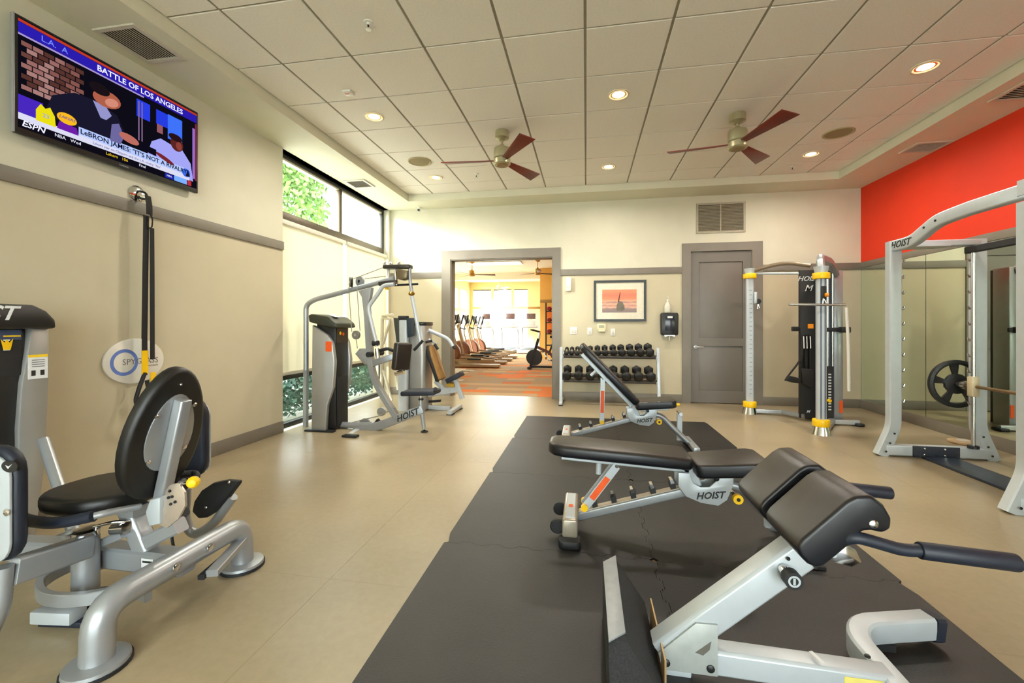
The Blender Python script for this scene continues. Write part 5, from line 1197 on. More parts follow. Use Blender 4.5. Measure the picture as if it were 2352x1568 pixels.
# weight towers behind the columns
tw = V((3.02, 6.10, 0))
MB().box((2.90, 6.22, 0.96), (0.10, 0.22, 1.90), Matrix.Rotation(-0.45, 3, 'Z')).build('front_panel', M_INK, FT, bevel=0.006)
nfp = Matrix.Rotation(-0.45, 3, 'Z') @ V((0, -1, 0)); exf = Matrix.Rotation(-0.45, 3, 'Z') @ V((1, 0, 0))
fpc = V((2.90, 6.22, 0)) + nfp * 0.1105
for z, s_, st_, m in ((1.80, 'HOIST', 0.05, M_STKW), (1.66, 'Mi7', 0.075, M_STKW), (0.09, 'M', 0.06, M_STKW)):
    text('lettering', s_, st_, m, fpc + V((0, 0, z)) + nfp * 0.001, exf, (0, 0, 1), FT, 0.0005, shear=ITAL, bold=0.001)
pan = V((3.06, 6.12, 0))
xa, ya = at(1838, 700, Y=6.02).x, 6.02
MB().bx(at(1838, 700, Y=6.0).x, at(1875, 700, Y=6.0).x, 6.0, 6.05, 0.04, at(1850, 620, Y=6.0).z).build('placard', M_INK, FT, bevel=0.004)
for yy, s_, st_ in ((640, 'HOIST', 0.085), (662, 'M', 0.11), (945, 'M', 0.05)):
    q = at(1856, yy, Y=5.996); text('lettering', s_, st_ , M_STKW, q, (1, 0, 0), (0, 0, 1), FT, 0.0005, shear=ITAL, bold=0.001)
MB().bx(at(1856, 750, Y=5.99).x, at(1868, 750, Y=5.99).x, 5.985, 5.998, at(1860, 754, Y=5.99).z, at(1860, 744, Y=5.99).z).build('amber_clip', mat('amber_plastic', rgb(250, 150, 20), 0.4), FT)
sx0, sx1 = at(1891, 700, Y=5.85).x, at(1917, 700, Y=5.85).x
MB().bx(sx0, sx1, 5.86, 6.02, 0.03, at(1900, 622, Y=5.85).z).build('stack_housing', mat('blue_grey_housing', rgb(74, 82, 98), 0.3, 0.3), FT, bevel=0.006)
MB().bx(sx0 + 0.02, sx1 - 0.02, 5.84, 5.858, 0.06, 0.72).build('weight_stack', M_INK, FT)
for k in range(13): MB().bx(sx0 + 0.05, sx1 - 0.045, 5.834, 5.839, 0.18 + 0.036 * k, 0.196 + 0.036 * k).build('weight_number', M_STKW, FT)
MB().cyl((sx0 + 0.05, 5.83, 0.30), (sx0 + 0.05, 5.80, 0.30), 0.02).build('selector_pin', M_YELLOW, FT)
for dx in (0.045, 0.10): MB().cyl((sx0 + dx, 5.845, 0.72), (sx0 + dx, 5.845, 1.9), 0.012).build('guide_rod', M_STEEL, FT)
kx0, kx1 = at(1917, 700, Y=5.88).x, at(1938, 700, Y=5.88).x
MB().bx(kx0, kx1, 5.89, 6.10, 0.03, at(1920, 620, Y=5.88).z).build('rear_upright', M_SILVER, FT, bevel=0.008)
MB().bx(at(1928, 930, Y=5.885).x, at(1936, 930, Y=5.885).x, 5.885, 5.889, at(1930, 948, Y=5.885).z, at(1930, 920, Y=5.885).z).build('orange_notice', M_STKO, FT)
MB().beam([at(1735, 943, Y=6.38), V((2.62, 6.33, 0.05)), at(1848, 955, Y=6.0)], 0.07, 0.05).build('base_beam', M_SILVER, FT)
MB().beam([V((2.66, 5.36, 0.05)), V((2.98, 5.85, 0.05))], 0.07, 0.06, bend=0).build('base_beam', M_SILVER, FT)
MB().beam([at(1905, 968, Z=0.04), at(1972, 970, Z=0.04)], 0.06, 0.05).build('rear_foot', M_PALE, FT)
q = at(1970, 972, Z=0.03); MB().box((q.x, q.y, 0.02), (0.09, 0.13, 0.036)).build('rubber_foot', M_RUBBER, FT, bevel=0.01)
# top arms and cables
MB().tube([cl + V((0, 0, zr * 0 + at(1717, 625, Y=6.40).z)), at(1760, 612, Y=6.30), at(1805, 603, Y=6.2), at(1862, 610, Y=6.02)], 0.026, 0.15).build('top_arm', mat('bronze_arm', rgb(140, 124, 104), 0.35, 0.5), FT)
MB().tube([at(1735, 628, Y=6.38), at(1845, 628, Y=6.02)], 0.018).build('pull_up_bar', M_PALE, FT)
hz = zr + 0.0
MB().sweep(fillet([cr_ + V((0, 0, zr - 0.02)), cr_ + V((0.0, 0.03, zr + 0.10)), at(1905, 600, Y=5.7), at(1920, 628, Y=5.9)], 0.12), rect(0.10, 0.07, 0.3), up=(1, -0.3, 0)).build('top_arm', M_SILVER, FT)
MB().box(cl + V((0.05, -0.06, 1.60)), (0.035, 0.05, 0.16)).build('pulley_carriage', M_PALE, FT, bevel=0.01)
MB().lathe([(0.0, -0.014), (0.035, -0.014), (0.028, 0), (0.035, 0.014), (0.0, 0.014)], cl + V((0.085, -0.06, 1.55)), (0, 1, 0)).build('pulley', M_RUBBER, FT)
MB().tube([cl + V((0.085, -0.06, 1.52)), cl + V((0.10, -0.06, 1.46)), cl + V((0.075, -0.06, 1.44)), cl + V((0.085, -0.06, 1.52))], 0.007, 0.01).build('snap_hook', M_CHROME, FT)
MB().box(cr_ + V((0.0, -0.05, 1.58)), (0.05, 0.03, 0.16)).build('pulley_carriage', M_RUBBER, FT, bevel=0.008)
MB().tube([cr_ + V((-0.01, -0.07, 1.52)), cr_ + V((0.015, -0.075, 1.47)), cr_ + V((-0.02, -0.075, 1.44)), cr_ + V((-0.01, -0.07, 1.52))], 0.008, 0.01).build('snap_hook', M_CHROME, FT)
MB().cyl(cr_ + V((0.0, -0.08, 1.56)), cr_ + V((0.03, -0.085, 1.56)), 0.022).build('amber_knob', MATS['amber_plastic'], FT)
q0, q1 = at(1812, 699, Y=5.24), at(1942, 700, Y=5.24)
tag(MB().tube([q0, q1], 0.013, 0, 12).build('straight_cable_bar', M_STEEL), 'thin chrome bar hooked crosswise on the trainer column nearer the viewer', 'exercise bar')
MB().box((at(1922, 757, Y=5.84).x, 5.84, at(1922, 757, Y=5.84).z), (0.30, 0.03, 0.05)).build('accessory_arm', M_RUBBER, FT, bevel=0.006)
MB().box((at(1940, 757, Y=5.80).x, 5.80, at(1940, 757, Y=5.80).z), (0.10, 0.08, 0.07)).build('accessory_clip', M_RUBBER, FT, bevel=0.008)
MB().box((at(1827, 755, Y=6.0).x, 6.0, at(1827, 755, Y=6.0).z), (0.08, 0.06, 0.06)).build('accessory_clip', M_RUBBER, FT, bevel=0.01)
tag(MB().tube([at(1944, 706, Y=5.76), at(1949, 800, Y=5.76), at(1950, 898, Y=5.76)], 0.018, 0.1).build('hanging_exercise_bar', M_WHITE), 'white exercise bar hanging upright in the black clip at the trainer back', 'exercise bar')
hs = thing('cable_handle_set', 'bundle of black strap handles hanging from the trainer panel', 'strap handles', (at(1850, 800, Y=5.95).x, 5.95, 1.0))
for pts, r in (([(1845, 770), (1842, 815), (1838, 850)], 0.016), ([(1852, 768), (1850, 820), (1852, 860)], 0.014), ([(1860, 768), (1862, 830), (1862, 865)], 0.014)):
    MB().tube([at(a, b, Y=5.955) for a, b in pts], r, 0.05).build('strap', M_WEB, hs)
for pts in ([(1838, 826), (1830, 838), (1808, 866), (1803, 874)], [(1840, 835), (1838, 860), (1836, 876)]):
    MB().tube([at(a, b, Y=5.94) for a, b in pts], 0.011, 0.03).build('strap', M_WEB, hs)
px_prism([(1802, 873), (1812, 862), (1836, 868), (1838, 880), (1818, 878)], 0.06, Y=5.93).build('ankle_cuff', M_WEB, hs, bevel=0.012)
px_prism([(1838, 845), (1866, 848), (1868, 880), (1858, 890), (1842, 880)], 0.05, Y=5.94).build('handle_pouch', M_WEB, hs, bevel=0.012)
for a in (1846, 1853, 1861): MB().tube([at(a, 772, Y=5.935), at(a + 1, 800, Y=5.93)], 0.006).build('white_tag', M_STKW, hs)

# ------------------------------------------------------------------ squat rack with guided bar on the right
YR0, YR1 = 3.31, 4.56
SR = thing('squat_rack', 'pale silver squat rack with flared legs standing before the mirror', 'squat rack', (3.2, 4.0, 0))
zt_ = at(2052, 555, Y=YR1).z
def upright(x0, xf, y, ztop, lab='upright'):
    s_ = 1 if xf > x0 else -1
    MB().beam([V((xf, y, 0.0)), V((x0, y, 0.27)), V((x0, y, ztop))], 0.10, 0.075, up=(0, 1, 0), bend=0.08, b=0.1).build(lab, M_PALE, SR)
    for z, k in ((0.05, 0.75), (0.13, 0.45), (0.22, 0.12)):
        bolt(SR, (x0 + (xf - x0) * k - 0.01, y - 0.052, z), (0, -1, 0), 0.009, M_IRON)
xF = at(2052, 800, Y=YR1).x; xB = at(2246, 800, Y=YR1).x
for y, top in ((YR1, zt_), (YR0, zt_ + 0.02)):
    upright(xF, xF - 0.11, y, top); upright(xB, xB + 0.11, y, top)
    MB().beam([(xF - 0.08, y, 0.06), (xB + 0.09, y, 0.06)], 0.08, 0.10).build('base_beam', M_PALE, SR, bevel=0.004)
    MB().bx(xF + 0.13, xF + 0.50, y - 0.052, y - 0.0405, 0.012, 0.112).build('grip_plate', mat('navy_tread', rgb(40, 44, 56), 0.6, var=0.3, scale=80, bump=0.4, bscale=200), SR, bevel=0.002)
    for dx in (0.22, 0.38):
        for z in (0.035, 0.092): bolt(SR, (xF + dx, y - 0.052, z), (0, -1, 0), 0.010)
    MB().beam([(xF, y, top - 0.03), (xB, y, top - 0.03)], 0.08, 0.06).build('top_side_beam', M_PALE, SR, bevel=0.004)
# arched front header with the maker's name, rear header
zz = zt_ - 0.035
arch = MB().beam([(xF, YR1, zz - 0.01), (xF, YR1 - 0.25, zz - 0.01), (xF, YR1 - 0.52, zz + 0.11), (xF, YR0 + 0.45, zz + 0.13), (xF, YR0, zz + 0.13)], 0.07, 0.10, bend=0.08).build('front_header', M_PALE, SR, bevel=0.003)
text('lettering', 'HOIST', 0.085, M_INK, (xF - 0.0365, YR1 - 0.14, zz - 0.01), (0, -1, 0), (0, 0, 1), SR, 0.0006, shear=ITAL, bold=0.0015)
for yy, dz in ((YR1 - 0.42, 0.075), (YR1 - 0.54, 0.105)): bolt(SR, (xF - 0.036, yy, zz + dz), (-1, 0, 0), 0.010, M_IRON)
MB().beam([(xF, YR0, zz + 0.10), (xF, YR0, zz + 0.20)], 0.09, 0.08, up=(0, 1, 0)).build('post_cap', M_PALE, SR)
MB().prism([(-0.16, -0.09), (0.16, -0.09), (0.19, 0.0), (0.16, 0.09), (-0.16, 0.09), (-0.19, 0.0)], ((xF + xB) / 2 - 0.12, YR1 - 0.03, zt_ - 0.065), (1, 0, 0), (0, 1, 0), (0, 0, 1), 0.01).build('top_gusset', M_PALE, SR)
xg = at(2222, 800, Y=YR1).x
MB().beam([(xg, YR1 + 0.0, zt_ - 0.10), (xg, YR0, zt_ - 0.10)], 0.05, 0.06).build('rear_header', M_RUBBER, SR)
for y in (YR1 - 0.06, YR0 + 0.06):
    MB().cyl((xg, y, 0.12), (xg, y, zt_ - 0.11), 0.0155).build('guide_rod', M_STEEL, SR)
    MB().cyl((xg, y, 0.115), (xg, y, 0.14), 0.04).build('rod_bumper', M_RUBBER, SR)
for k in range(11):
    z = 0.50 + k * 0.145
    MB().tube([(xF + 0.045, YR1 - 0.01, z + 0.03), (xF + 0.075, YR1 - 0.01, z), (xF + 0.085, YR1 - 0.01, z + 0.03)], 0.008, 0.01, 8).build('safety_hook', M_STEEL, SR)
    MB().tube([(xB - 0.045, YR1 - 0.01, z + 0.03), (xB - 0.075, YR1 - 0.01, z), (xB - 0.085, YR1 - 0.01, z + 0.03)], 0.008, 0.01, 8).build('safety_hook', M_STEEL, SR)
MB().bx(xF + 0.20, xF + 0.46, YR0 + 0.05, YR1 - 0.05, 0.003, 0.022).build('floor_plate', mat('navy_floor_plate', rgb(44, 52, 66), 0.35, 0.2), SR, bevel=0.002)
xb, zb = 3.44, 0.672
br = thing('barbell', 'guided barbell with sleeves lying across the squat rack', 'barbell', (xb, 4.0, zb))
MB().cyl((xb, YR0 - 0.3, zb), (xb, YR1 + 0.02, zb), 0.015).build('shaft', M_BRASS, br)
MB().cyl((xb, YR1 + 0.02, zb), (xb, YR1 + 0.36, zb), 0.025).build('sleeve', M_CHROME, br)
MB().cyl((xb, YR1 + 0.0, zb), (xb, YR1 + 0.05, zb), 0.04).build('collar', M_STEEL, br)
MB().box((xg + 0.0, YR1 - 0.06, zb), (0.06, 0.06, 0.18)).build('bar_carriage', mat('cream_carriage', rgb(206, 190, 156), 0.4, 0.2), SR, bevel=0.008)
MB().tube([(xb, YR1 + 0.20, zb + 0.03), (xb - 0.06, YR1 + 0.20, zb + 0.02), (xb - 0.05, YR1 + 0.2, zb - 0.05), (xb, YR1 + 0.2, zb - 0.03)], 0.006, 0.02).build('spring_clip', M_CHROME, br)
wp = thing('weight_plate', 'large black grip weight plate with grip windows on the barbell', 'weight plate', (xb, YR1 + 0.13, zb))
R1 = 0.225; n = 48
mb = MB(); yc = YR1 + 0.13
# ring, hub and three spokes as one casting: annular strips with the grip windows left open
rad = [0.028, 0.07, 0.095, 0.183, 0.20, R1]
th = [0.020, 0.020, 0.012, 0.012, 0.021, 0.016]
def hole(i): return (i % 10) >= 2 and (i % 10) <= 8
n = 50; vs = []; 
for s_ in (-1, 1):
    for r, h in zip(rad, th):
        for i in range(n):
            a = 2 * PI * i / n + 0.35
            vs.append((xb + r * math.cos(a), yc + s_ * h, zb + r * math.sin(a)))
nr = len(rad); vid = lambda s_, k, i: (s_ * nr + k) * n + i % n
fs = []
for k in range(nr - 1):
    for i in range(n):
        if k == 2 and hole(i):
            continue
        fs.append((vid(0, k, i), vid(0, k, i + 1), vid(0, k + 1, i + 1), vid(0, k + 1, i)))
        fs.append((vid(1, k, i), vid(1, k + 1, i), vid(1, k + 1, i + 1), vid(1, k, i + 1)))
for i in range(n):
    fs.append((vid(0, 0, i), vid(1, 0, i), vid(1, 0, i + 1), vid(0, 0, i + 1)))
    fs.append((vid(0, nr - 1, i), vid(0, nr - 1, i + 1), vid(1, nr - 1, i + 1), vid(1, nr - 1, i)))
    if hole(i):
        fs.append((vid(0, 2, i), vid(0, 2, i + 1), vid(1, 2, i + 1), vid(1, 2, i))); fs.append((vid(0, 3, i), vid(1, 3, i), vid(1, 3, i + 1), vid(0, 3, i + 1)))
        if not hole(i - 1): fs.append((vid(0, 2, i), vid(1, 2, i), vid(1, 3, i), vid(0, 3, i)))
        if not hole(i + 1): fs.append((vid(0, 2, i + 1), vid(0, 3, i + 1), vid(1, 3, i + 1), vid(1, 2, i + 1)))
mb.add(vs, fs).build('casting', M_IRON, wp)
t = thing('balance_disc', 'small pale wooden disc lying on the floor behind the squat rack', 'disc', (3.56, 4.95, 0))
q = at(2212, 1013, Z=0.02)
t.location = (q.x, q.y, 0)
MB().lathe([(0.0, 0.001), (0.11, 0.001), (0.12, 0.012), (0.12, 0.024), (0.10, 0.03), (0.0, 0.03)], (q.x, q.y, 0)).build('disc', mat('pale_wood', rgb(206, 178, 140), 0.5, var=0.15, scale=9), t)
MB().lathe([(0.0, 0.03), (0.05, 0.03), (0.05, 0.034), (0.0, 0.034)], (q.x, q.y, 0)).build('centre_plate', M_WHITE, t)

# ------------------------------------------------------------------ cardio room beyond the cased opening
X2L, X2R, Y2F, Y2B, Z2 = -5.6, 1.2, 7.3, 20.2, 3.30
M_WALL2 = mat('cardio_wall_paint', rgb(222, 205, 150), 0.7, var=0.02, scale=3)
M_CEIL2 = mat('cardio_ceiling_paint', rgb(232, 226, 208), 0.8, var=0.02)
M_OCHRE = mat('ochre_paint', rgb(224, 170, 84), 0.7, var=0.03, scale=3)
sub = struct(MB().prism([(XL - 0.3, 7.28), (X2R + 0.2, 7.28), (X2R + 0.2, Y2B + 0.2), (X2L - 0.2, Y2B + 0.2), (X2L - 0.2, 11.2), (XL - 0.3, 11.2)], (0, 0, -0.066), (1, 0, 0), (0, 1, 0), (0, 0, 1), 0.108).build('floor_cardio', M_GROUND))
# carpet planks laid in staggered courses
X2J = 11.35
CP = [mat('carpet_' + n, rgb(*c), 0.95, var=0.15, scale=60, bump=0.3, bscale=300) for n, c in
      (('orange', (226, 128, 66)), ('taupe', (176, 146, 116)), ('sand', (196, 164, 128)), ('rust', (206, 120, 74)), ('grey', (166, 148, 128)))]
random.seed(11)
cm = MB().bx(-0.125, 0.125, -0.5, 0.5, -0.012, 0.0)
protos = []
plank_l, plank_w = 1.0, 0.25
proto = []
for m in CP:
    o = MB().bx(-0.309, 0.309, -0.149, 0.149, -0.011, 0.0).build('carpet_plank', m, sub); proto.append([o, False])
r = 0; y = 7.285; npl = 0
while y < 13.2:
    x = -4.56 + (r % 2) * 0.31
    while x < -0.4:
        k = random.choices(range(5), (3, 4, 4, 2, 3))[0]
        if -0.55 - 2.2 - 0.27 * (y - 7.2) < x and x > -3.5 - 0.18 * max(0, y - 11.2) * 3:
            if not proto[k][1]: o = proto[k][0]; proto[k][1] = True
            else: o = proto[k][0].copy(); col.objects.link(o)
            o.location = (x + 0.31, y + 0.15, 0); npl += 1
        x += 0.62
    y += 0.30; r += 1
for o, used in proto:
    if not used: bpy.data.objects.remove(o)
MB().bx(X2L - 0.1, X2R, y, Y2B, -0.0115, -0.001).build('carpet_field', CP[2], sub)
MB().bx(-0.1, X2R, 7.29, y, -0.0115, -0.001).build('carpet_field', CP[1], sub)
struct(MB().prism([(XL - 0.3, Y2F), (X2R + 0.2, Y2F), (X2R + 0.2, Y2B + 0.2), (X2L - 0.2, Y2B + 0.2), (X2L - 0.2, 11.2), (XL - 0.3, 11.2)], (0, 0, Z2 + 0.125), (1, 0, 0), (0, 1, 0), (0, 0, 1), 0.25).build('ceiling_cardio', M_CEIL2))
LW = [(a, a + 0.95) for a in (12.1, 13.4, 14.7, 16.0, 17.3, 18.6)]
holes = [(a, b, z0, z1) for a, b in LW for z0, z1 in ((0.25, 1.85), (2.0, 2.85))]
grid_wall('wall_cardio_left', (X2J - 0.15, Y2B + 0.2), (0, Z2), holes, lambda u, v, d: (X2L - d, u, v), 0.15, M_WALL2)
grid_wall('wall_cardio_near', (Y2F, X2J - 0.15), (0, Z2), [], lambda u, v, d: (XL - 0.15 - d, u, v), 0.15, M_WALL2)
bays = [(-5.45, -4.55), (-4.42, -3.55), (-3.42, -2.75), (-2.05, -1.3)]
holes = [(a, b, z0, z1) for a, b in bays for z0, z1 in ((0.04, 2.0), (2.12, 2.95))]
grid_wall('wall_cardio_back', (X2L, X2R), (0, Z2), holes, lambda u, v, d: (u, Y2B + d, v), 0.15, M_WALL2)
grid_wall('wall_cardio_right', (Y2F, Y2B), (0, Z2), [], lambda u, v, d: (X2R + d, u, v), 0.15, M_WALL2)
grid_wall('wall_cardio_partition', (-1.66, X2R), (0, Z2), [], lambda u, v, d: (u, 15.5 + d, v), 0.2, M_OCHRE)
grid_wall('wall_cardio_front', (X2L, XL - 0.3), (0, Z2), [], lambda u, v, d: (u, X2J - d, v), 0.15, M_WALL2)
n = 3
for k, (a, b) in enumerate(LW):
    w = struct(MB().bx(X2L - 0.09, X2L - 0.05, a, b, 0.25, 0.30).build('window_%d' % (n + k), M_BLACKFR))
    MB().bx(X2L - 0.085, X2L - 0.08, a, b, 0.30, 1.85).build('pane', M_GLASS, w); MB().bx(X2L - 0.085, X2L - 0.08, a, b, 2.0, 2.85).build('pane', M_GLASS, w)
for k, (a, b) in enumerate(bays):
    w = struct(MB().bx(a, b, Y2B + 0.05, Y2B + 0.09, 2.90, 2.95).build('window_%d' % (n + len(LW) + k), M_BROWNFR))
    MB().bx(a, b, Y2B + 0.07, Y2B + 0.075, 0.04, 2.0).build('pane', M_GLASS, w); MB().bx(a, b, Y2B + 0.07, Y2B + 0.075, 2.12, 2.90).build('pane', M_GLASS, w)
strip('trim_13', -1.66, -1.0, 15.478, 15.5, 2.05, 2.15, mat('ochre_rail', rgb(150, 110, 50), 0.5))
strip('trim_14', -2.75, -2.05, Y2B - 0.02, Y2B, 2.0, 2.1, MATS['ochre_rail'])
# dropped beams and recessed light panels on the ceiling
struct(MB().bx(X2L, X2R, 16.6, 16.95, 3.04, Z2).build('ceiling_beam', M_CEIL2))
struct(MB().bx(XL - 0.1, X2R, 10.9, 11.15, 3.14, Z2).build('ceiling_beam.001', M_CEIL2))
M_PANEL = emat('light_panel', (1.0, 0.93, 0.80, 1), 4.0)
for k, (x, y, lab) in enumerate(((-3.0, 9.2, 'recessed light panel nearest the cased opening'), (-3.0, 13.9, 'recessed light panel between the two nearer cardio fans'), (-3.4, 18.6, 'recessed light panel at the far windows of the cardio room'))):
    t = thing('ceiling_troffer', lab, 'ceiling light', (x, y, Z2), 'light panels in the cardio room')
    fr_ = grid_wall('frame', (x - 0.9, x + 0.9), (y - 0.35, y + 0.35), [(x - 0.85, x + 0.85, y - 0.3, y + 0.3)], lambda u, v, d: (u, v, Z2 - 0.03 + d), 0.03, M_WHITE, t); del fr_['kind']
    MB().bx(x - 0.85, x + 0.85, y - 0.3, y + 0.3, Z2 - 0.012, Z2 - 0.004).build('diffuser', M_PANEL, t)
M_FAN2 = mat('brass_fan_metal', rgb(196, 150, 80), 0.3, 0.7); M_BLADE2 = mat('walnut_blade', rgb(120, 92, 70), 0.5, var=0.15, scale=3)
ceiling_fan(-3.62, 13.3, Z2, 2.86, 15, 'ceiling fan in the cardio room above the ellipticals', 0.75, M_FAN2, M_BLADE2, 'cardio room ceiling fans')
ceiling_fan(-1.50, 13.3, Z2, 2.86, 40, 'ceiling fan in the cardio room in front of the ochre wall', 0.75, M_FAN2, M_BLADE2, 'cardio room ceiling fans')
ceiling_fan(-3.65, 17.7, Z2, 2.80, 75, 'smallest ceiling fan in the cardio room before the far windows', 0.75, M_WHITE, M_WHITE, 'cardio room ceiling fans')

# treadmills facing the far windows
M_GREYP = mat('grey_treadmill_plastic', rgb(150, 146, 140), 0.4)
def treadmill(lab, x, y):
    t = thing('treadmill', lab, 'treadmill', (x, y, 0), 'treadmills at the far windows')
    L = lambda a, b, c: (x + a, y + b, c)
    MB().box(L(0, -0.2, 0.10), (0.82, 1.9, 0.14)).build('deck', M_GREYP, t, bevel=0.03)
    MB().box(L(0, -0.25, 0.175), (0.54, 1.65, 0.012)).build('belt', M_RUBBER, t)
    MB().box(L(0, 0.68, 0.24), (0.74, 0.34, 0.2)).build('motor_cover', M_PALE, t, bevel=0.05, bseg=3)
    for s_ in (-1, 1):
        MB().tube([L(s_ * 0.40, 0.55, 0.1), L(s_ * 0.38, 0.45, 0.95), L(s_ * 0.36, 0.20, 1.12)], 0.03, 0.15).build('upright', M_GREYP, t)
        MB().tube([L(s_ * 0.37, 0.30, 1.08), L(s_ * 0.40, -0.15, 0.98)], 0.022).build('hand_rail', M_GREYP, t)
    MB().box(L(0, 0.38, 1.17), (0.76, 0.2, 0.1), Matrix.Rotation(0.5, 3, 'X')).build('console_base', M_GREYP, t, bevel=0.03)
    MB().box(L(0, 0.42, 1.32), (0.42, 0.05, 0.22), Matrix.Rotation(-0.2, 3, 'X')).build('console', M_GREYP, t, bevel=0.02)
    MB().cyl(L(0, 0.5, 1.2), L(0, 0.55, 1.58), 0.02).build('screen_pole', M_GREYP, t)
    sc2 = MB().box(L(0, 0.53, 1.64), (0.42, 0.05, 0.26), Matrix.Rotation(-0.1, 3, 'X')).build('screen', mat('treadmill_screen', rgb(74, 52, 50), 0.3), t, bevel=0.01)
treadmill('treadmill with dark screen in the middle of the far windows', -3.48, 19.0)
treadmill('treadmill with dark screen beside the ochre partition wall', -2.52, 19.1)
treadmill('treadmill with pale screen behind the row of ellipticals', -4.70, 19.2)

# elliptical trainers in a row along the left windows
M_ELL = mat('elliptical_bronze', rgb(150, 126, 96), 0.4, 0.3)
def elliptical(lab, x, y, src=None):
    if src is not None:
        t = copy_tree(src); t.location = (x, y, 0); t['label'] = lab; return t
    t = thing('elliptical_trainer', lab, 'elliptical', (x, y, 0), 'row of elliptical trainers')
    L = lambda a, b, c: (x + a, y + b, c)
    M_ER = mat('russet_cover', rgb(112, 66, 44), 0.4)
    MB().box(L(-0.05, 0, 0.06), (1.8, 0.32, 0.08)).build('base_frame', M_ELL, t, bevel=0.02)
    MB().lathe([(0.0, -0.1), (0.3, -0.1), (0.34, -0.05), (0.34, 0.05), (0.3, 0.1), (0.0, 0.1)], L(-0.65, 0, 0.40), (0, 1, 0), 20).build('drive_cover', M_ER, t)
    MB().beam([L(-0.42, 0, 0.1), L(-0.60, 0, 0.8), L(-0.72, 0, 1.25)], 0.10, 0.14, up=(0, 1, 0), bend=0.1).build('mast', M_ELL, t)
    MB().box(L(-0.74, 0, 1.42), (0.08, 0.42, 0.30), Matrix.Rotation(-0.35, 3, 'Y')).build('console', M_RUBBER, t, bevel=0.03)
    MB().tube([L(-0.58, -0.24, 1.15), L(-0.50, -0.12, 1.10), L(-0.50, 0.12, 1.10), L(-0.58, 0.24, 1.15)], 0.018, 0.05).build('fixed_handle', M_RUBBER, t)
    for s_ in (-1, 1):
        MB().tube([L(-0.45, s_ * 0.27, 0.35), L(-0.62, s_ * 0.27, 1.05), L(-0.48, s_ * 0.27, 1.50)], 0.022, 0.12).build('swing_arm', M_ELL, t)
        MB().tube([L(-0.54, s_ * 0.27, 1.25), L(-0.46, s_ * 0.27, 1.55)], 0.028).build('arm_grip', M_RUBBER, t)
        MB().beam([L(-0.55, s_ * 0.2, 0.30 + s_ * 0.08), L(0.75, s_ * 0.2, 0.22)], 0.05, 0.06).build('foot_rail', M_ELL, t)
        MB().box(L(0.15, s_ * 0.2, 0.30 + s_ * 0.04), (0.38, 0.17, 0.05)).build('pedal', M_RUBBER, t, bevel=0.015)
    return t
els = ['elliptical trainer half hidden by the opening jamb, first in the row', 'second elliptical trainer in the row', 'third elliptical trainer in the row', 'fourth elliptical trainer, farthest in the row']
e0 = None
for k, (x, y) in enumerate(((-3.30, 12.0), (-3.32, 13.15), (-3.34, 14.3), (-3.36, 15.45))):
    e0 = elliptical(els[k], x, y, e0) if e0 is None else (elliptical(els[k], x, y, e0) and e0)

# spin bike by the partition
sb = thing('exercise_bike', 'dark spin bike with red trim just inside the opening on the far side', 'exercise bike', (-1.12, 11.9, 0))
L = lambda a, b, c: (-1.12 + a, 11.9 + b, c)
for s_ in (-0.45, 0.45): MB().beam([L(s_, -0.26, 0.04), L(s_, 0.26, 0.04)], 0.06, 0.06).build('cross_foot', M_RUBBER, sb)
MB().beam([L(-0.45, 0, 0.06), L(0.45, 0, 0.06)], 0.06, 0.06).build('base_beam', M_RUBBER, sb)
MB().lathe([(0.0, -0.03), (0.22, -0.03), (0.23, 0.0), (0.22, 0.03), (0.0, 0.03)], L(-0.32, 0, 0.32), (0, 1, 0), 24).build('flywheel', M_IRON, sb)
MB().beam([L(-0.42, 0, 0.08), L(-0.20, 0, 0.85)], 0.07, 0.08, up=(0, 1, 0)).build('front_post', M_RUBBER, sb)
MB().beam([L(0.38, 0, 0.08), L(0.12, 0, 0.45), L(-0.26, 0, 0.62)], 0.07, 0.08, up=(0, 1, 0), bend=0.05).build('main_frame', mat('dark_red_frame', rgb(96, 34, 30), 0.4), sb)
MB().beam([L(0.08, 0, 0.40), L(0.26, 0, 0.86)], 0.05, 0.06, up=(0, 1, 0)).build('seat_post', M_RUBBER, sb)
MB().prism([(-0.16, -0.03), (-0.02, -0.035), (0.12, -0.09), (0.14, 0.0), (0.12, 0.09), (-0.02, 0.035), (-0.16, 0.03)], L(0.28, 0, 0.90), (1, 0, 0), (0, 1, 0), (0, 0, 1), 0.07).build('saddle', M_RUBBER, sb, bevel=0.02)
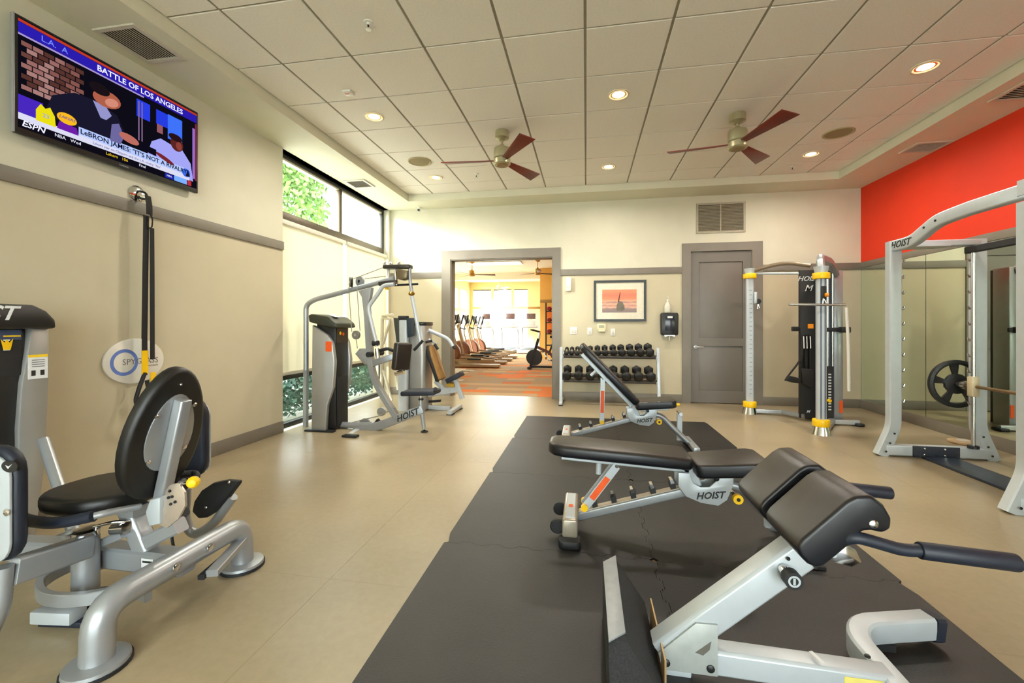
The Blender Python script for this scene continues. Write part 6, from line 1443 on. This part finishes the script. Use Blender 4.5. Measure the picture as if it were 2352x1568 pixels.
MB().tube([L(-0.18, 0, 0.85), L(-0.17, 0, 1.02)], 0.03).build('stem', M_STEEL, sb)
MB().tube([L(-0.40, -0.2, 1.10), L(-0.18, -0.2, 1.04), L(-0.18, 0.2, 1.04), L(-0.40, 0.2, 1.10)], 0.018, 0.06).build('handlebar', M_RUBBER, sb)
MB().cyl(L(0.02, -0.12, 0.36), L(0.02, 0.12, 0.36), 0.02).build('crank_axle', M_STEEL, sb)
for s_ in (-1, 1):
    MB().beam([L(0.02, s_ * 0.12, 0.36), L(0.02 + s_ * 0.1, s_ * 0.12, 0.36 - s_ * 0.13)], 0.02, 0.03).build('crank', M_STEEL, sb)
    MB().box(L(0.02 + s_ * 0.1, s_ * 0.17, 0.36 - s_ * 0.13), (0.10, 0.08, 0.025)).build('pedal', M_RUBBER, sb)
bd = thing('towel_rack', 'tall dark rack with red and black items before the ochre wall', 'rack', (-1.15, 15.2, 0))
for x in (-1.42, -0.86): MB().beam([(x, 15.25, 0), (x, 15.25, 2.02)], 0.05, 0.05, up=(0, 1, 0)).build('upright', M_RUBBER, bd)
for z, m in ((0.5, M_RUBBER), (0.9, M_RUBBER), (1.3, M_RUBBER), (1.7, M_RUBBER)): MB().bx(-1.42, -0.86, 15.0, 15.3, z, z + 0.03).build('shelf', m, bd)
for z, row in ((0.93, 'lowest'), (1.33, 'middle'), (1.73, 'upper')):
    for x, c, w in ((-1.29, (120, 26, 24), 'dark red'), (-1.13, (30, 30, 32), 'black'), (-0.97, (206, 96, 34), 'orange')):
        tag(MB().lathe([(0.0, -0.13), (0.055, -0.13), (0.075, -0.10), (0.075, 0.10), (0.055, 0.13), (0.0, 0.13)], (x, 15.15, z + 0.077), (0, 1, 0), 12).build('rolled_towel', mat('towel_%d_%d_%d' % c, rgb(*c), 0.9)), '%s rolled towel on the %s filled shelf of the dark rack' % (w, row), 'towel', 'rolled towels on the cardio rack')
MB().bx(-1.44, -0.84, 15.485, 15.499, 0.9, 1.9).build('back_board', mat('orange_board', rgb(235, 120, 30), 0.6), bd)
